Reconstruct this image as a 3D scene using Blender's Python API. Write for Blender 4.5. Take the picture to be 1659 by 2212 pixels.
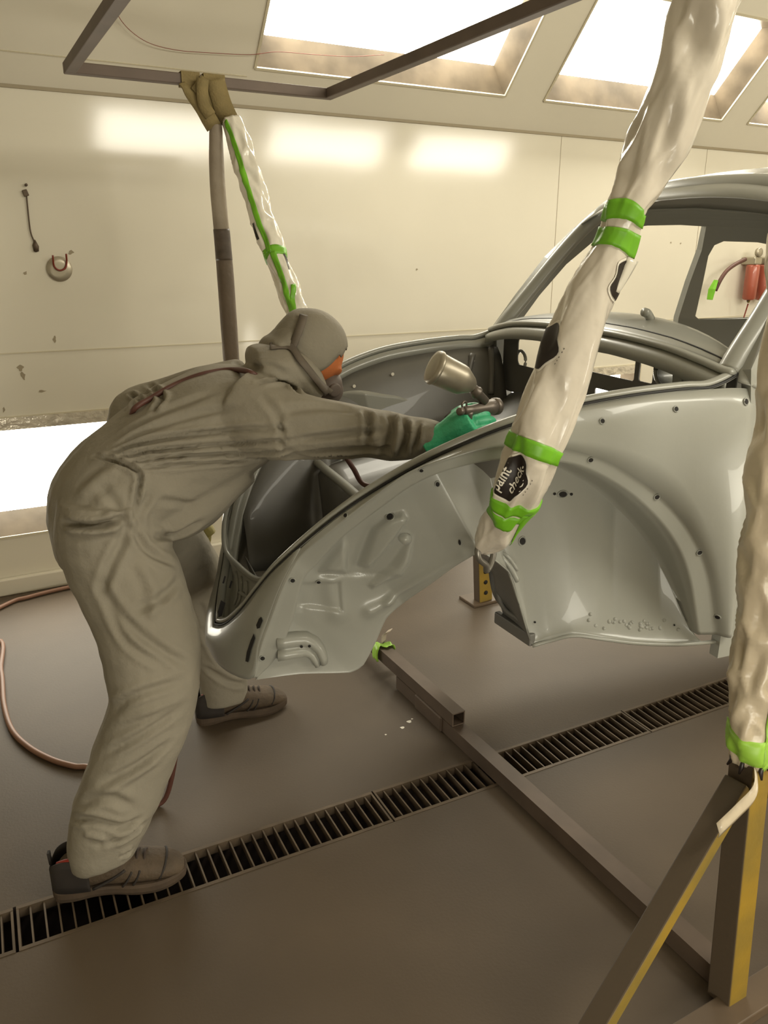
import bpy, bmesh, math, random
import numpy as np
from mathutils import Vector, Matrix, noise

random.seed(7); np.random.seed(7)
scene = bpy.context.scene
for _o in list(bpy.data.objects): bpy.data.objects.remove(_o)
col = scene.collection

# ------------------------------------------------------------------ camera
FPX, CX, CY, HOR = 1700.0, 829.5, 1106.0, 553.0
PIT = math.atan((CY - HOR) / FPX); YAW = math.radians(28.3); CAMH = 1.6
FW = np.array([math.sin(YAW) * math.cos(PIT), math.cos(YAW) * math.cos(PIT), -math.sin(PIT)])
RT = np.array([math.cos(YAW), -math.sin(YAW), 0.0]); UP = np.cross(RT, FW)
CAM = np.array([0, 0, CAMH])
cd = bpy.data.cameras.new('camera'); cam = bpy.data.objects.new('camera', cd); col.objects.link(cam)
cam.matrix_world = Matrix(((RT[0], UP[0], -FW[0], 0), (RT[1], UP[1], -FW[1], 0), (RT[2], UP[2], -FW[2], CAMH), (0, 0, 0, 1)))
cd.sensor_fit = 'VERTICAL'; cd.sensor_height = 24.0; cd.lens = FPX / 2212 * 24.0
cd.clip_start = 0.05
scene.camera = cam

# ------------------------------------------------------------------ world and exposure
wd = bpy.data.worlds.new('world'); scene.world = wd; wd.use_nodes = True
wd.node_tree.nodes['Background'].inputs[0].default_value = (0.9, 0.85, 0.7, 1)
wd.node_tree.nodes['Background'].inputs[1].default_value = 0.05
vs = scene.view_settings
vs.view_transform = 'Standard'; vs.look = 'None'; vs.gamma = 1.0; vs.use_curve_mapping = False
vs.exposure = 0.0
LAMP_UP, LAMP_LOW = 21.0, 13.0        # strength of the booth lamps' tubes and diffusers

# ------------------------------------------------------------------ helpers
def ray(x, y): return FW + RT * (x - CX) / FPX - UP * (y - CY) / FPX
def at(x, y, X=None, Y=None, Z=None):
    d = ray(x, y)
    t = (X - CAM[0]) / d[0] if X is not None else (Y - CAM[1]) / d[1] if Y is not None else (Z - CAM[2]) / d[2]
    return CAM + d * t
# frame of the car body: u towards the nose, v towards the far side, w up
CA = math.radians(8.0); CO = np.array([1.685, 1.855, 0.0])
CT = np.array([math.sin(CA), math.cos(CA), 0.0]); CL = np.array([-math.cos(CA), math.sin(CA), 0.0])
def cv(x, y, v=None, u=None):
    d = ray(x, y)
    s = (v - (CAM - CO) @ CT) / (d @ CT) if v is not None else (u - (CAM - CO) @ CL) / (d @ CL)
    p = CAM + d * s - CO
    return np.array([p @ CL, p @ CT, p[2]])
def c2w(p): return CO + p[0] * CL + p[1] * CT + np.array([0, 0, p[2]])

def lin(c):
    c = c / 255.0
    return c / 12.92 if c <= 0.04045 else ((c + 0.055) / 1.055) ** 2.4
MATS = {}
def mat(name, rgb, rough=0.5, metal=0.0, var=0.0, vscale=4.0, bump=0.0, bscale=30.0, coat=0.0, emit=0.0, trans=0.0, rvar=0.0, detail=4.0, rgb2=None, spec=0.5):
    m = bpy.data.materials.new(name); m.use_nodes = True
    nt = m.node_tree; b = nt.nodes['Principled BSDF']
    c = (lin(rgb[0]), lin(rgb[1]), lin(rgb[2]), 1)
    b.inputs['Base Color'].default_value = c; b.inputs['Roughness'].default_value = rough
    b.inputs['Metallic'].default_value = metal; b.inputs['Coat Weight'].default_value = coat
    b.inputs['Specular IOR Level'].default_value = spec
    if trans: b.inputs['Transmission Weight'].default_value = trans
    if emit:
        b.inputs['Emission Color'].default_value = c; b.inputs['Emission Strength'].default_value = emit
    tc = nt.nodes.new('ShaderNodeTexCoord')
    if var or rgb2:
        n = nt.nodes.new('ShaderNodeTexNoise'); n.inputs['Scale'].default_value = vscale; n.inputs['Detail'].default_value = detail
        nt.links.new(tc.outputs['Object'], n.inputs['Vector'])
        r = nt.nodes.new('ShaderNodeValToRGB'); r.color_ramp.elements[0].position = 0.3; r.color_ramp.elements[1].position = 0.7
        if rgb2: c2 = (lin(rgb2[0]), lin(rgb2[1]), lin(rgb2[2]), 1); c1 = c
        else:
            c1 = tuple(max(0, q * (1 - var)) for q in c[:3]) + (1,); c2 = tuple(min(1, q * (1 + var)) for q in c[:3]) + (1,)
        r.color_ramp.elements[0].color = c1; r.color_ramp.elements[1].color = c2
        nt.links.new(n.outputs[0], r.inputs[0]); nt.links.new(r.outputs[0], b.inputs['Base Color'])
        if rvar:
            mr = nt.nodes.new('ShaderNodeMapRange'); mr.inputs[3].default_value = max(0.02, rough - rvar); mr.inputs[4].default_value = rough + rvar
            nt.links.new(n.outputs[0], mr.inputs[0]); nt.links.new(mr.outputs[0], b.inputs['Roughness'])
    if bump:
        n2 = nt.nodes.new('ShaderNodeTexNoise'); n2.inputs['Scale'].default_value = bscale; n2.inputs['Detail'].default_value = 3
        nt.links.new(tc.outputs['Object'], n2.inputs['Vector'])
        bp = nt.nodes.new('ShaderNodeBump'); bp.inputs['Strength'].default_value = bump; bp.inputs['Distance'].default_value = 0.02
        nt.links.new(n2.outputs[0], bp.inputs['Height']); nt.links.new(bp.outputs[0], b.inputs['Normal'])
    MATS[name] = m
    return m

mat('wall', (226, 220, 204), 0.11, var=0.03, vscale=1.3, bump=0.05, bscale=1.6, coat=0.0)
mat('floor', (82, 69, 54), 0.62, var=0.14, vscale=2.2, bump=0.035, bscale=120, detail=8)
mat('trench', (40, 30, 26), 0.8, var=0.3, vscale=20)
mat('trim', (205, 196, 172), 0.35)
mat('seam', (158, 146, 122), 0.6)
mat('lamp_box', (104, 93, 78), 0.35, metal=0.0, var=0.4, vscale=5, bump=0.1, bscale=8)
mat('lamp_glow', (255, 249, 231), 0.5, emit=LAMP_UP)
mat('lamp_glow_low', (255, 249, 231), 0.5, emit=LAMP_LOW)
mat('lamp_trim', (214, 206, 190), 0.2, metal=0.3, var=0.2, vscale=14, bump=0.35, bscale=26)
mat('grate', (94, 80, 64), 0.55, metal=0.35, var=0.25, vscale=12)
mat('frame_steel', (98, 84, 74), 0.55, metal=0.2, var=0.12, vscale=9)
mat('beam_steel', (88, 74, 62), 0.55, metal=0.2, var=0.15, vscale=9)
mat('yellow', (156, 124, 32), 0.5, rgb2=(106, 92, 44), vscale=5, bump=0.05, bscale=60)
mat('yellow_dusty', (88, 72, 54), 0.6, var=0.2, vscale=6)
mat('plastic', (214, 205, 190), 0.22, var=0.05, vscale=5, bump=0.25, bscale=14, coat=0.3)
mat('plastic_cream', (196, 182, 158), 0.3, var=0.06, vscale=5, bump=0.25, bscale=18)
mat('clear_film', (226, 220, 205), 0.18, var=0.03, vscale=5, bump=0.3, bscale=14, coat=0.4)
mat('tape', (112, 178, 34), 0.45, var=0.12, vscale=16)
mat('tape_pale', (150, 196, 70), 0.45, var=0.12, vscale=16)
mat('strap', (128, 112, 72), 0.8, var=0.1, vscale=30, bump=0.2, bscale=150)
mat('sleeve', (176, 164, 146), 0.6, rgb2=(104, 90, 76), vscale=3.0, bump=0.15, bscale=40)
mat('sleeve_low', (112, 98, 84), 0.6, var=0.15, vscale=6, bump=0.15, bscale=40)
mat('sleeve_dark', (88, 76, 66), 0.5, var=0.3, vscale=25)
mat('ink', (34, 26, 22), 0.4)
mat('paper_white', (230, 224, 210), 0.4)
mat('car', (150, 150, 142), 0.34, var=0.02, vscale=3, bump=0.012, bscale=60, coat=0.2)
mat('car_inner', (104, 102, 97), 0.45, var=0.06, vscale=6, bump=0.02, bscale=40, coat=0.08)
mat('hole', (24, 20, 18), 0.8)
mat('seal', (22, 21, 20), 0.6)
mat('hook_steel', (120, 116, 108), 0.35, metal=0.6)
mat('coverall', (138, 131, 116), 0.82, var=0.06, vscale=7, bump=0.12, bscale=70)
mat('hood_cloth', (134, 127, 112), 0.82, var=0.05, vscale=9, bump=0.12, bscale=60)
mat('headband', (98, 88, 76), 0.7, var=0.1, vscale=20)
mat('skin', (190, 110, 62), 0.5)
mat('mask', (104, 92, 84), 0.6, var=0.08, vscale=20)
mat('hose_red', (88, 54, 45), 0.5, var=0.1, vscale=20)
mat('hose_floor', (136, 100, 80), 0.5, var=0.08, vscale=9)
mat('glove', (70, 184, 134), 0.45, var=0.08, vscale=20, bump=0.2, bscale=60)
mat('glove_khaki', (150, 138, 78), 0.6, var=0.1, vscale=20)
mat('shoe', (82, 68, 52), 0.75, var=0.25, vscale=18, bump=0.2, bscale=80)
mat('shoe_dark', (44, 38, 34), 0.75, var=0.2, vscale=20)
mat('sole', (74, 60, 46), 0.8, var=0.2, vscale=25)
mat('lace', (56, 44, 36), 0.8)
mat('lining', (140, 40, 24), 0.7)
mat('cup', (160, 152, 136), 0.38, metal=0.6, var=0.15, vscale=18)
mat('gun', (118, 109, 100), 0.42, metal=0.5, var=0.15, vscale=30)
mat('rust_red', (128, 50, 34), 0.5)
mat('canister', (168, 88, 68), 0.35, coat=0.3)
mat('steel', (176, 168, 150), 0.35, metal=0.7)
mat('tool_dark', (96, 82, 68), 0.5, metal=0.4)
mat('mat_dark', (70, 56, 44), 0.85, var=0.3, vscale=6)

def drab(name, tone, direction, lo, hi):
    """mix a second colour into the faces turned towards direction."""
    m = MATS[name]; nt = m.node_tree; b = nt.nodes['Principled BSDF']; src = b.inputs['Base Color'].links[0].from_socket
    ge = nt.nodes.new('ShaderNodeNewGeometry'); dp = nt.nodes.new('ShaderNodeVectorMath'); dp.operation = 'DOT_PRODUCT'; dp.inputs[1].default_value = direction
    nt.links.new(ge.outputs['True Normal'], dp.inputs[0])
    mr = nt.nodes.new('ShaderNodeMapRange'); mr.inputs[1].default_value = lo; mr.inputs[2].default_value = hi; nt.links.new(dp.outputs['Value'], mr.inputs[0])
    mx = nt.nodes.new('ShaderNodeMix'); mx.data_type = 'RGBA'; mx.inputs[7].default_value = (lin(tone[0]), lin(tone[1]), lin(tone[2]), 1)
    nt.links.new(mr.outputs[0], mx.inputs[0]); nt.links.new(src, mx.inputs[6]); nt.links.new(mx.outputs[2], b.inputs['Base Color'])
drab('yellow', (82, 70, 56), (-0.75, 0.1, 0.65), 0.1, 0.5)  # faces turned left and upward come out browner
WM = {}                               # world matrices of the roots, for parts given in world coordinates
def tag(o, label=None, cat=None, group=None, kind=None):
    if label: o['label'] = label
    if cat: o['category'] = cat
    if group: o['group'] = group
    if kind: o['kind'] = kind
    return o
def root(name, loc, label=None, cat=None, group=None, rotz=0.0):
    o = bpy.data.objects.new(name, None); col.objects.link(o); o.empty_display_size = 0.1
    o.location = loc; o.rotation_euler = (0, 0, rotz)
    WM[o.name] = Matrix.Translation(Vector(loc)) @ Matrix.Rotation(rotz, 4, 'Z')
    return tag(o, label, cat, group)
def obj(name, V, F, material, parent=None, smooth=True, thick=0.0, bevel=0.0, sub=0, offset=0.0):
    me = bpy.data.meshes.new(name)
    W = WM.get(parent.name, Matrix.Identity(4)) if parent else Matrix.Identity(4)
    Wi = W.inverted()
    me.from_pydata([tuple(Wi @ Vector(v)) for v in V], [], [tuple(int(i) for i in f) for f in F]); me.update()
    if smooth:
        for p in me.polygons: p.use_smooth = True
    me.materials.append(MATS[material])
    o = bpy.data.objects.new(name, me); col.objects.link(o)
    if parent: o.parent = parent; WM[o.name] = W
    if thick:
        s = o.modifiers.new('thickness', 'SOLIDIFY'); s.thickness = thick; s.offset = offset
    if bevel:
        s = o.modifiers.new('bevel', 'BEVEL'); s.width = bevel; s.segments = 2; s.limit_method = 'ANGLE'
    if sub:
        s = o.modifiers.new('subdivision', 'SUBSURF'); s.levels = sub; s.render_levels = sub
    return o
class MB:
    def __init__(s): s.V = []; s.F = []
    def add(s, V, F):
        n = len(s.V); s.V += [tuple(v) for v in V]; s.F += [tuple(i + n for i in f) for f in F]; return s
    def build(s, name, material, parent=None, **k): return obj(name, s.V, s.F, material, parent, **k)
def box(x0, x1, y0, y1, z0, z1):
    V = [(x, y, z) for x in (x0, x1) for y in (y0, y1) for z in (z0, z1)]
    return V, [(0, 1, 3, 2), (4, 6, 7, 5), (0, 4, 5, 1), (2, 3, 7, 6), (0, 2, 6, 4), (1, 5, 7, 3)]
def nrm(v): v = np.asarray(v, float); return v / (np.linalg.norm(v) + 1e-12)
def bar(p0, p1, w, h, up=(0, 0, 1)):
    p0, p1 = np.array(p0, float), np.array(p1, float); d = nrm(p1 - p0)
    s = nrm(np.cross(d, up)); u = np.cross(s, d)
    V = [p + s * a * w / 2 + u * b * h / 2 for p in (p0, p1) for a, b in ((-1, -1), (1, -1), (1, 1), (-1, 1))]
    return V, [(3, 2, 1, 0), (4, 5, 6, 7), (0, 1, 5, 4), (1, 2, 6, 5), (2, 3, 7, 6), (3, 0, 4, 7)]
def hollow(p0, p1, w, h, t, up=(0, 0, 1)):
    p0, p1 = np.array(p0, float), np.array(p1, float); d = nrm(p1 - p0)
    s = nrm(np.cross(d, up)); u = np.cross(s, d); V = []; F = []
    for p in (p0, p1):
        for q in (0, t):
            for a, b in ((-1, -1), (1, -1), (1, 1), (-1, 1)):
                V.append(p + s * a * (w / 2 - q) + u * b * (h / 2 - q))
    for i in range(4):
        j = (i + 1) % 4
        F += [(i, j, j + 8, i + 8), (4 + i, 12 + i, 12 + j, 4 + j), (i, 4 + i, 4 + j, j), (8 + i, 8 + j, 12 + j, 12 + i)]
    return V, F
def cr(P, n, closed=False):
    """Catmull-Rom through the points P, n steps for each span."""
    P = np.asarray(P, float); m = len(P); out = []
    for i in range(m if closed else m - 1):
        if closed: a, b, c, d = P[(i - 1) % m], P[i], P[(i + 1) % m], P[(i + 2) % m]
        else:
            b, c = P[i], P[i + 1]
            a = P[i - 1] if i > 0 else 2 * b - c
            d = P[i + 2] if i + 2 < m else 2 * c - b
        for k in range(n):
            t = k / n
            out.append(0.5 * ((2 * b) + (c - a) * t + (2 * a - 5 * b + 4 * c - d) * t * t + (3 * b - a - 3 * c + d) * t ** 3))
    if not closed: out.append(P[-1])
    return np.array(out)
def grid(G, closed=False, flip=False):
    R, Cn = G.shape[0], G.shape[1]
    V = G.reshape(-1, 3); F = []
    for i in range(R - 1):
        for j in range(Cn if closed else Cn - 1):
            k = (j + 1) % Cn
            f = (i * Cn + j, i * Cn + k, (i + 1) * Cn + k, (i + 1) * Cn + j)
            F.append(f[::-1] if flip else f)
    return list(map(tuple, V)), F
def loft(rings, caps=True):
    G = np.array(rings); V, F = grid(G, closed=True); n = G.shape[1]; R = G.shape[0]
    if caps:
        F = F + [tuple(range(n))[::-1], tuple((R - 1) * n + i for i in range(n))]
    return V, F
def frames(P):
    P = np.asarray(P, float); T = np.gradient(P, axis=0); T = np.array([nrm(t) for t in T])
    ref = np.array([0, 0, 1.0]) if abs(T[0][2]) < 0.9 else np.array([0, 1.0, 0])
    n = nrm(np.cross(T[0], ref)); N = []
    for t in T:
        n = nrm(n - t * (n @ t)); N.append(n)
    N = np.array(N); return T, N, np.cross(T, N)
def tube(P, r, n=10, caps=True, flat=1.0, rfun=None):
    P = np.asarray(P, float); T, N, B = frames(P)
    r = np.full(len(P), r) if np.isscalar(r) else np.asarray(r, float)
    rings = []
    for i in range(len(P)):
        ring = []
        for k in range(n):
            a = 2 * math.pi * k / n
            rr = r[i] * (rfun(i, a) if rfun else 1.0)
            ring.append(P[i] + N[i] * math.cos(a) * rr + B[i] * math.sin(a) * rr * flat)
        rings.append(ring)
    return loft(rings, caps)
def revolve(p0, axis, prof, n=24):
    """prof: list of (distance along the axis, radius)."""
    axis = nrm(axis); ref = np.array([0, 0, 1.0]) if abs(axis[2]) < 0.9 else np.array([1.0, 0, 0])
    s = nrm(np.cross(axis, ref)); t = np.cross(axis, s); p0 = np.array(p0, float)
    return loft([[p0 + axis * d + (s * math.cos(2 * math.pi * k / n) + t * math.sin(2 * math.pi * k / n)) * r for k in range(n)] for d, r in prof])
def evalmesh(o):
    dg = bpy.context.evaluated_depsgraph_get(); return bpy.data.meshes.new_from_object(o.evaluated_get(dg))
def polyholes(outer, holes):
    """flat polygon with holes -> 2-D verts and faces."""
    cu = bpy.data.curves.new('tmp', 'CURVE'); cu.dimensions = '2D'; cu.fill_mode = 'BOTH'
    for P in [outer] + holes:
        s = cu.splines.new('POLY'); s.points.add(len(P) - 1); s.use_cyclic_u = True
        for i, p in enumerate(P): s.points[i].co = (p[0], p[1], 0, 1)
    o = bpy.data.objects.new('tmp', cu); col.objects.link(o); me = evalmesh(o)
    V = [tuple(v.co) for v in me.vertices]; F = [tuple(p.vertices) for p in me.polygons]
    bpy.data.objects.remove(o); bpy.data.curves.remove(cu); bpy.data.meshes.remove(me)
    return V, F
def textmesh(s, size=1.0, shear=0.0, bold=0.0):
    cu = bpy.data.curves.new('tmp', 'FONT'); cu.body = s; cu.size = size; cu.shear = shear; cu.offset = bold
    cu.align_x = 'CENTER'; cu.align_y = 'CENTER'; cu.resolution_u = 3
    o = bpy.data.objects.new('tmp', cu); col.objects.link(o); me = evalmesh(o)
    bm = bmesh.new(); bm.from_mesh(me); bmesh.ops.triangulate(bm, faces=bm.faces)
    bmesh.ops.subdivide_edges(bm, edges=[e for e in bm.edges if e.calc_length() > 0.12 * size], cuts=1)
    V = [tuple(v.co)[:2] for v in bm.verts]; bm.verts.index_update(); F = [tuple(v.index for v in f.verts) for f in bm.faces]
    bm.free(); bpy.data.objects.remove(o); bpy.data.curves.remove(cu); bpy.data.meshes.remove(me)
    return V, F
def copy_of(o, parent, loc=(0, 0, 0)):
    c = o.copy(); col.objects.link(c); c.parent = parent; c.location = loc; return c
def nz(p, s=1.0): return noise.noise(Vector((p[0] * s, p[1] * s, p[2] * s)))

# ================================================================== THE BOOTH
YW, YN, XL, XR = 4.065, -0.60, -2.6, 7.2     # far wall, near wall, end walls
ZC, ZT = 2.29, 3.05                           # crease and flat ceiling heights
SD = np.array([0, -0.685, 0.728]); SN = np.array([0, -0.728, -0.685])   # up the sloped panel, its inward normal
SLEN = (ZT - ZC) / 0.728

DA = math.atan2(1.805 - 1.878, 2.691)         # the drain runs almost parallel to the wall
DD = np.array([math.cos(DA), math.sin(DA), 0]); DN = np.array([-math.sin(DA), math.cos(DA), 0])
D0 = np.array([0.0, 1.798, 0.0]); DW = 0.078  # drain centre line and half width
def dr(s, t, z): return D0 + DD * s + DN * t + np.array([0, 0, z])
def floor():
    m = MB(); s0, s1 = -2.58, 7.15
    a, b = dr(s0, -DW, 0), dr(s1, -DW, 0); c, d = dr(s0, DW, 0), dr(s1, DW, 0)
    m.add([(XL, YN, 0), (XR, YN, 0), (XR, b[1], 0), (XL, a[1], 0)], [(0, 1, 2, 3)])
    m.add([(XL, c[1], 0), (XR, d[1], 0), (XR, YW, 0), (XL, YW, 0)], [(0, 1, 2, 3)])
    return tag(m.build('floor', 'floor', smooth=False), kind='structure')
fl = floor()
m = MB(); z = -0.16
P = [dr(s, t, q) for s in (-2.6, 7.2) for t, q in ((-DW, 0), (-DW, z), (DW, z), (DW, 0))]
m.add(P, [(0, 4, 5, 1), (1, 5, 6, 2), (2, 6, 7, 3)])
m.build('drain_channel', 'trench', fl, smooth=False)

def wall_with_openings(name, y, sgn, openings):
    """vertical wall; openings are (x0, x1, z0, z1) for the lamp boxes."""
    m = MB(); xs = sorted({XL, XR} | {o[0] for o in openings} | {o[1] for o in openings}); zs = sorted({0, ZC} | {o[2] for o in openings} | {o[3] for o in openings})
    for i in range(len(xs) - 1):
        for k in range(len(zs) - 1):
            xm, zm = (xs[i] + xs[i + 1]) / 2, (zs[k] + zs[k + 1]) / 2
            if any(o[0] < xm < o[1] and o[2] < zm < o[3] for o in openings): continue
            m.add([(xs[i], y, zs[k]), (xs[i + 1], y, zs[k]), (xs[i + 1], y, zs[k + 1]), (xs[i], y, zs[k + 1])], [(0, 1, 2, 3)])
    return tag(m.build(name, 'wall', smooth=False), kind='structure')
LOWS = [(-0.36, 1.06), (2.82, 4.24)]; LZ0, LZ1 = 0.29, 0.875
UPS = [(1.43, 2.87), (3.14, 4.60), (4.85, 6.30)]; US0, US1 = 0.20, 0.82
wb = wall_with_openings('wall_back', YW, 1, [(a, b, LZ0, LZ1) for a, b in LOWS])
wf = wall_with_openings('wall_front', YN, -1, [(a, b, LZ0, LZ1) for a, b in LOWS])
def slope_panel(name, y, sg):
    m = MB(); xs = sorted({XL, XR} | {q for p in UPS for q in p}); ss = [0, US0, US1, SLEN]
    for i in range(len(xs) - 1):
        for k in range(3):
            xm = (xs[i] + xs[i + 1]) / 2
            if k == 1 and any(a < xm < b for a, b in UPS): continue
            q = [(x, y - sg * 0.685 * s, ZC + 0.728 * s) for x, s in ((xs[i], ss[k]), (xs[i + 1], ss[k]), (xs[i + 1], ss[k + 1]), (xs[i], ss[k + 1]))]
            m.add(q, [(0, 1, 2, 3)])
    return tag(m.build(name, 'wall', smooth=False), kind='structure')
slope_panel('ceiling_slope_back', YW, 1); slope_panel('ceiling_slope_front', YN, -1)
yc0, yc1 = YN + 0.685 * SLEN, YW - 0.685 * SLEN
tag(obj('ceiling', [(XL, yc0, ZT), (XR, yc0, ZT), (XR, yc1, ZT), (XL, yc1, ZT)], [(0, 1, 2, 3)], 'wall', smooth=False), kind='structure')
for nm, x in (('wall_left', XL), ('wall_right', XR)):
    tag(obj(nm, [(x, YN, 0), (x, YW, 0), (x, YW, ZC), (x, yc1, ZT), (x, yc0, ZT), (x, YN, ZC)], [(0, 1, 2, 3, 4, 5)], 'wall', smooth=False), kind='structure')
# crease strip, panel seam and base rail on the far wall
tag(obj('trim_crease_shade', *bar((XL, YW - 0.004, ZC), (XR, YW - 0.004, ZC), 0.010, 0.014), 'seam', smooth=False), kind='structure')  # darker colour paints in the soft shadow line along the crease
tag(obj('trim_2', *bar((XL, YW - 0.0005, 1.172), (XR, YW - 0.0005, 1.172), 0.004, 0.006), 'trim', smooth=False), kind='structure')
q0 = [np.array([x, YW, ZC]) + SD * 0.155 + SN * 0.001 for x in (XL, 1.40)]
tag(obj('trim_3', *bar(q0[0], q0[1], 0.004, 0.005, up=SN), 'trim', smooth=False), kind='structure')
bb = tag(obj('baseboard_back', *box(XL, XR, YW - 0.035, YW, 0.0, 0.085), 'wall', smooth=False, bevel=0.006), kind='structure')
tag(obj('baseboard_front', *box(XL, XR, YN, YN + 0.035, 0.0, 0.085), 'wall', smooth=False, bevel=0.006), kind='structure')
for i, x in enumerate((-1.22, 1.22, 2.49, 3.40, 4.66)):
    obj('panel_joint', *box(x - 0.0015, x + 0.0015, YW - 0.0012, YW, 0.09, LZ0 - 0.03 if x < 1.2 else (ZC if x > 3 else 0.33)), 'seam', wb, smooth=False)

def booth_lamp(name, O, ex, ey, n, wx, wy, label, group, low=False):
    """recessed lamp box: O lower corner of the opening, ex/ey along its sides, n into the wall."""
    O, ex, ey, n = map(np.array, (O, ex, ey, n)); dep = 0.12; ins = 0.065; i0, i1 = (0.10, 0.055) if low else (0.09, 0.10)
    r = root(name, tuple(O + ex * wx / 2), label, 'light fixture', group)
    def q(a, b, d): return O + ex * a + ey * b + n * d
    top = [(0, 0), (wx, 0), (wx, wy), (0, wy)]; bk = [(ins, i0), (wx - ins, i0), (wx - ins, wy - i1), (ins, wy - i1)]
    for i, nm in enumerate(('lower_reflector', 'side_reflector', 'upper_reflector', 'side_reflector')):
        j = (i + 1) % 4
        obj(nm, [q(*top[i], 0), q(*top[j], 0), q(*bk[j], dep), q(*bk[i], dep)], [(0, 1, 2, 3)], 'lamp_box', r, smooth=False)
    obj('diffuser', [q(*b, dep) for b in bk], [(0, 1, 2, 3)], 'lamp_glow_low' if low else 'lamp_glow', r, smooth=False)
    m = MB(); f = 0.014
    for i in range(4):
        j = (i + 1) % 4
        m.add(*bar(q(*top[i], -0.002), q(*top[j], -0.002), 0.012, 0.010, up=n))
    m.build('frame', 'trim', r, smooth=False)
    if low:
        obj('glass_rail', *bar(q(0.0, wy - 0.029, -0.004), q(wx, wy - 0.029, -0.004), 0.008, 0.058, up=ey), 'lamp_trim', r, smooth=False)
    return r
ords = ('nearest the tool hook', 'between its two neighbours', 'nearest the red filter canisters')
for k, (a, b) in enumerate(UPS):
    o = np.array([a, YW, ZC]) + SD * US0
    booth_lamp('booth_light', o, (1, 0, 0), SD, -SN, b - a, US1 - US0, ('bright recessed booth light in the sloped ceiling over the painter', 'bright recessed booth light in the sloped ceiling, crossed by the plastic-wrapped sling', 'bright recessed booth light at the far end of the sloped ceiling row')[k], 'booth lights in the far slope')
    o = np.array([a, YN, ZC]) + SD * np.array([1, -1, 1]) * US0
    booth_lamp('booth_light', o, (1, 0, 0), SD * np.array([1, -1, 1]), -SN * np.array([1, -1, 1]), b - a, US1 - US0, ('recessed light in the camera-side slope, opposite the light over the painter', 'recessed light in the camera-side slope, opposite the light crossed by the sling', 'recessed light in the camera-side slope, opposite the end light of the row')[k], 'booth lights in the near slope')
for k, (a, b) in enumerate(LOWS):
    booth_lamp('wall_light', (a, YW, LZ0), (1, 0, 0), (0, 0, 1), (0, 1, 0), b - a, LZ1 - LZ0, ('bright low wall light box behind the painter', 'low wall light box hidden behind the car body')[k], 'low wall lights', True)
    booth_lamp('wall_light', (a, YN, LZ0), (1, 0, 0), (0, 0, 1), (0, -1, 0), b - a, LZ1 - LZ0, ('low light box in the camera-side wall, opposite the painter', 'low light box in the camera-side wall, opposite the car body')[k], 'low lights in the near wall', True)

# ------------------------------------------------------------------ drain grates
PITCH = 1.025 / 31; slat_me = None
jo = [-1.1, -0.0725, 0.9525, 1.9775, 3.0025, 4.0275]
glab = ('steel drain grate section reaching out past the hose end of the channel', 'steel drain grate section under the painter\'s front shoe', 'steel drain grate section crossed by the floor beam', 'steel drain grate section running behind the wrapped post', 'steel drain grate section beyond the wrapped post')
for k in range(5):
    s0 = jo[k]; L = 1.02
    r = root('drain_grate', tuple(dr(s0, 0, 0)), glab[k], 'grate', 'floor drain grates', DA)
    for t in (-1, 1):
        m = MB(); m.add(*box(0, L, t * (DW - 0.001) - (0.011 if t > 0 else 0), t * (DW - 0.001) + (0.011 if t < 0 else 0), -0.028, 0.001))
        W = WM[r.name]; m.V = [tuple(W @ Vector(v)) for v in m.V]; m.build('side_rail', 'grate', r, smooth=False)
    for e in (0, 1):
        V, F = box(e * (L - 0.006), e * (L - 0.006) + 0.006, -DW + 0.012, DW - 0.012, -0.028, 0.0005)
        W = WM[r.name]; obj('end_bar', [tuple(W @ Vector(v)) for v in V], F, 'grate', r, smooth=False)
    for i in range(1, 31):
        x = i * PITCH
        if slat_me is None:
            V, F = box(-0.0022, 0.0022, -DW + 0.012, DW - 0.012, -0.026, -0.001)
            o = obj('slat', V, F, 'grate', None, smooth=False); slat_me = o.data; o.parent = r
        else:
            o = bpy.data.objects.new('slat', slat_me); col.objects.link(o); o.parent = r
        o.location = (x, 0, 0)

# ================================================================== GANTRY (floor beam, leaning post, top frame)
FZ = 2.17
g = root('lifting_gantry', (1.33, 0.83, 0), 'square steel tube lifting frame with yellow braced foot, wrapped post and floor beam', 'lifting frame')
XA, XB, YA, YB = 0.455, 1.36, 1.0, 2.96
t = 0.034
obj('top_bar', *bar((XA - t / 2, YB, FZ), (XB + t / 2, YB, FZ), t, t), 'frame_steel', g, smooth=False, bevel=0.003)
obj('top_bar', *bar((XA, YA, FZ), (XA, YB - t / 2, FZ), t, t), 'frame_steel', g, smooth=False, bevel=0.003)
obj('top_bar', *bar((XB, YA, FZ), (XB, YB - t / 2, FZ), t, t), 'frame_steel', g, smooth=False, bevel=0.003)
obj('top_bar', *bar((XA - t / 2, YA - t / 2, FZ), (XB + t / 2, YA - t / 2, FZ), t, t), 'frame_steel', g, smooth=False, bevel=0.003)
BX = 1.345
obj('floor_beam', *hollow((BX, 0.86, 0.03), (BX, 2.35, 0.03), 0.052, 0.052, 0.004), 'beam_steel', g, smooth=False)
obj('beam_sleeve', *hollow((BX, 1.955, 0.083), (BX, 3.1, 0.083), 0.05, 0.05, 0.004), 'beam_steel', g, smooth=False)
obj('sleeve_pad', *bar((BX, 2.02, 0.03), (BX, 2.2, 0.03), 0.064, 0.058), 'beam_steel', g, smooth=False, bevel=0.004)
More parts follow.
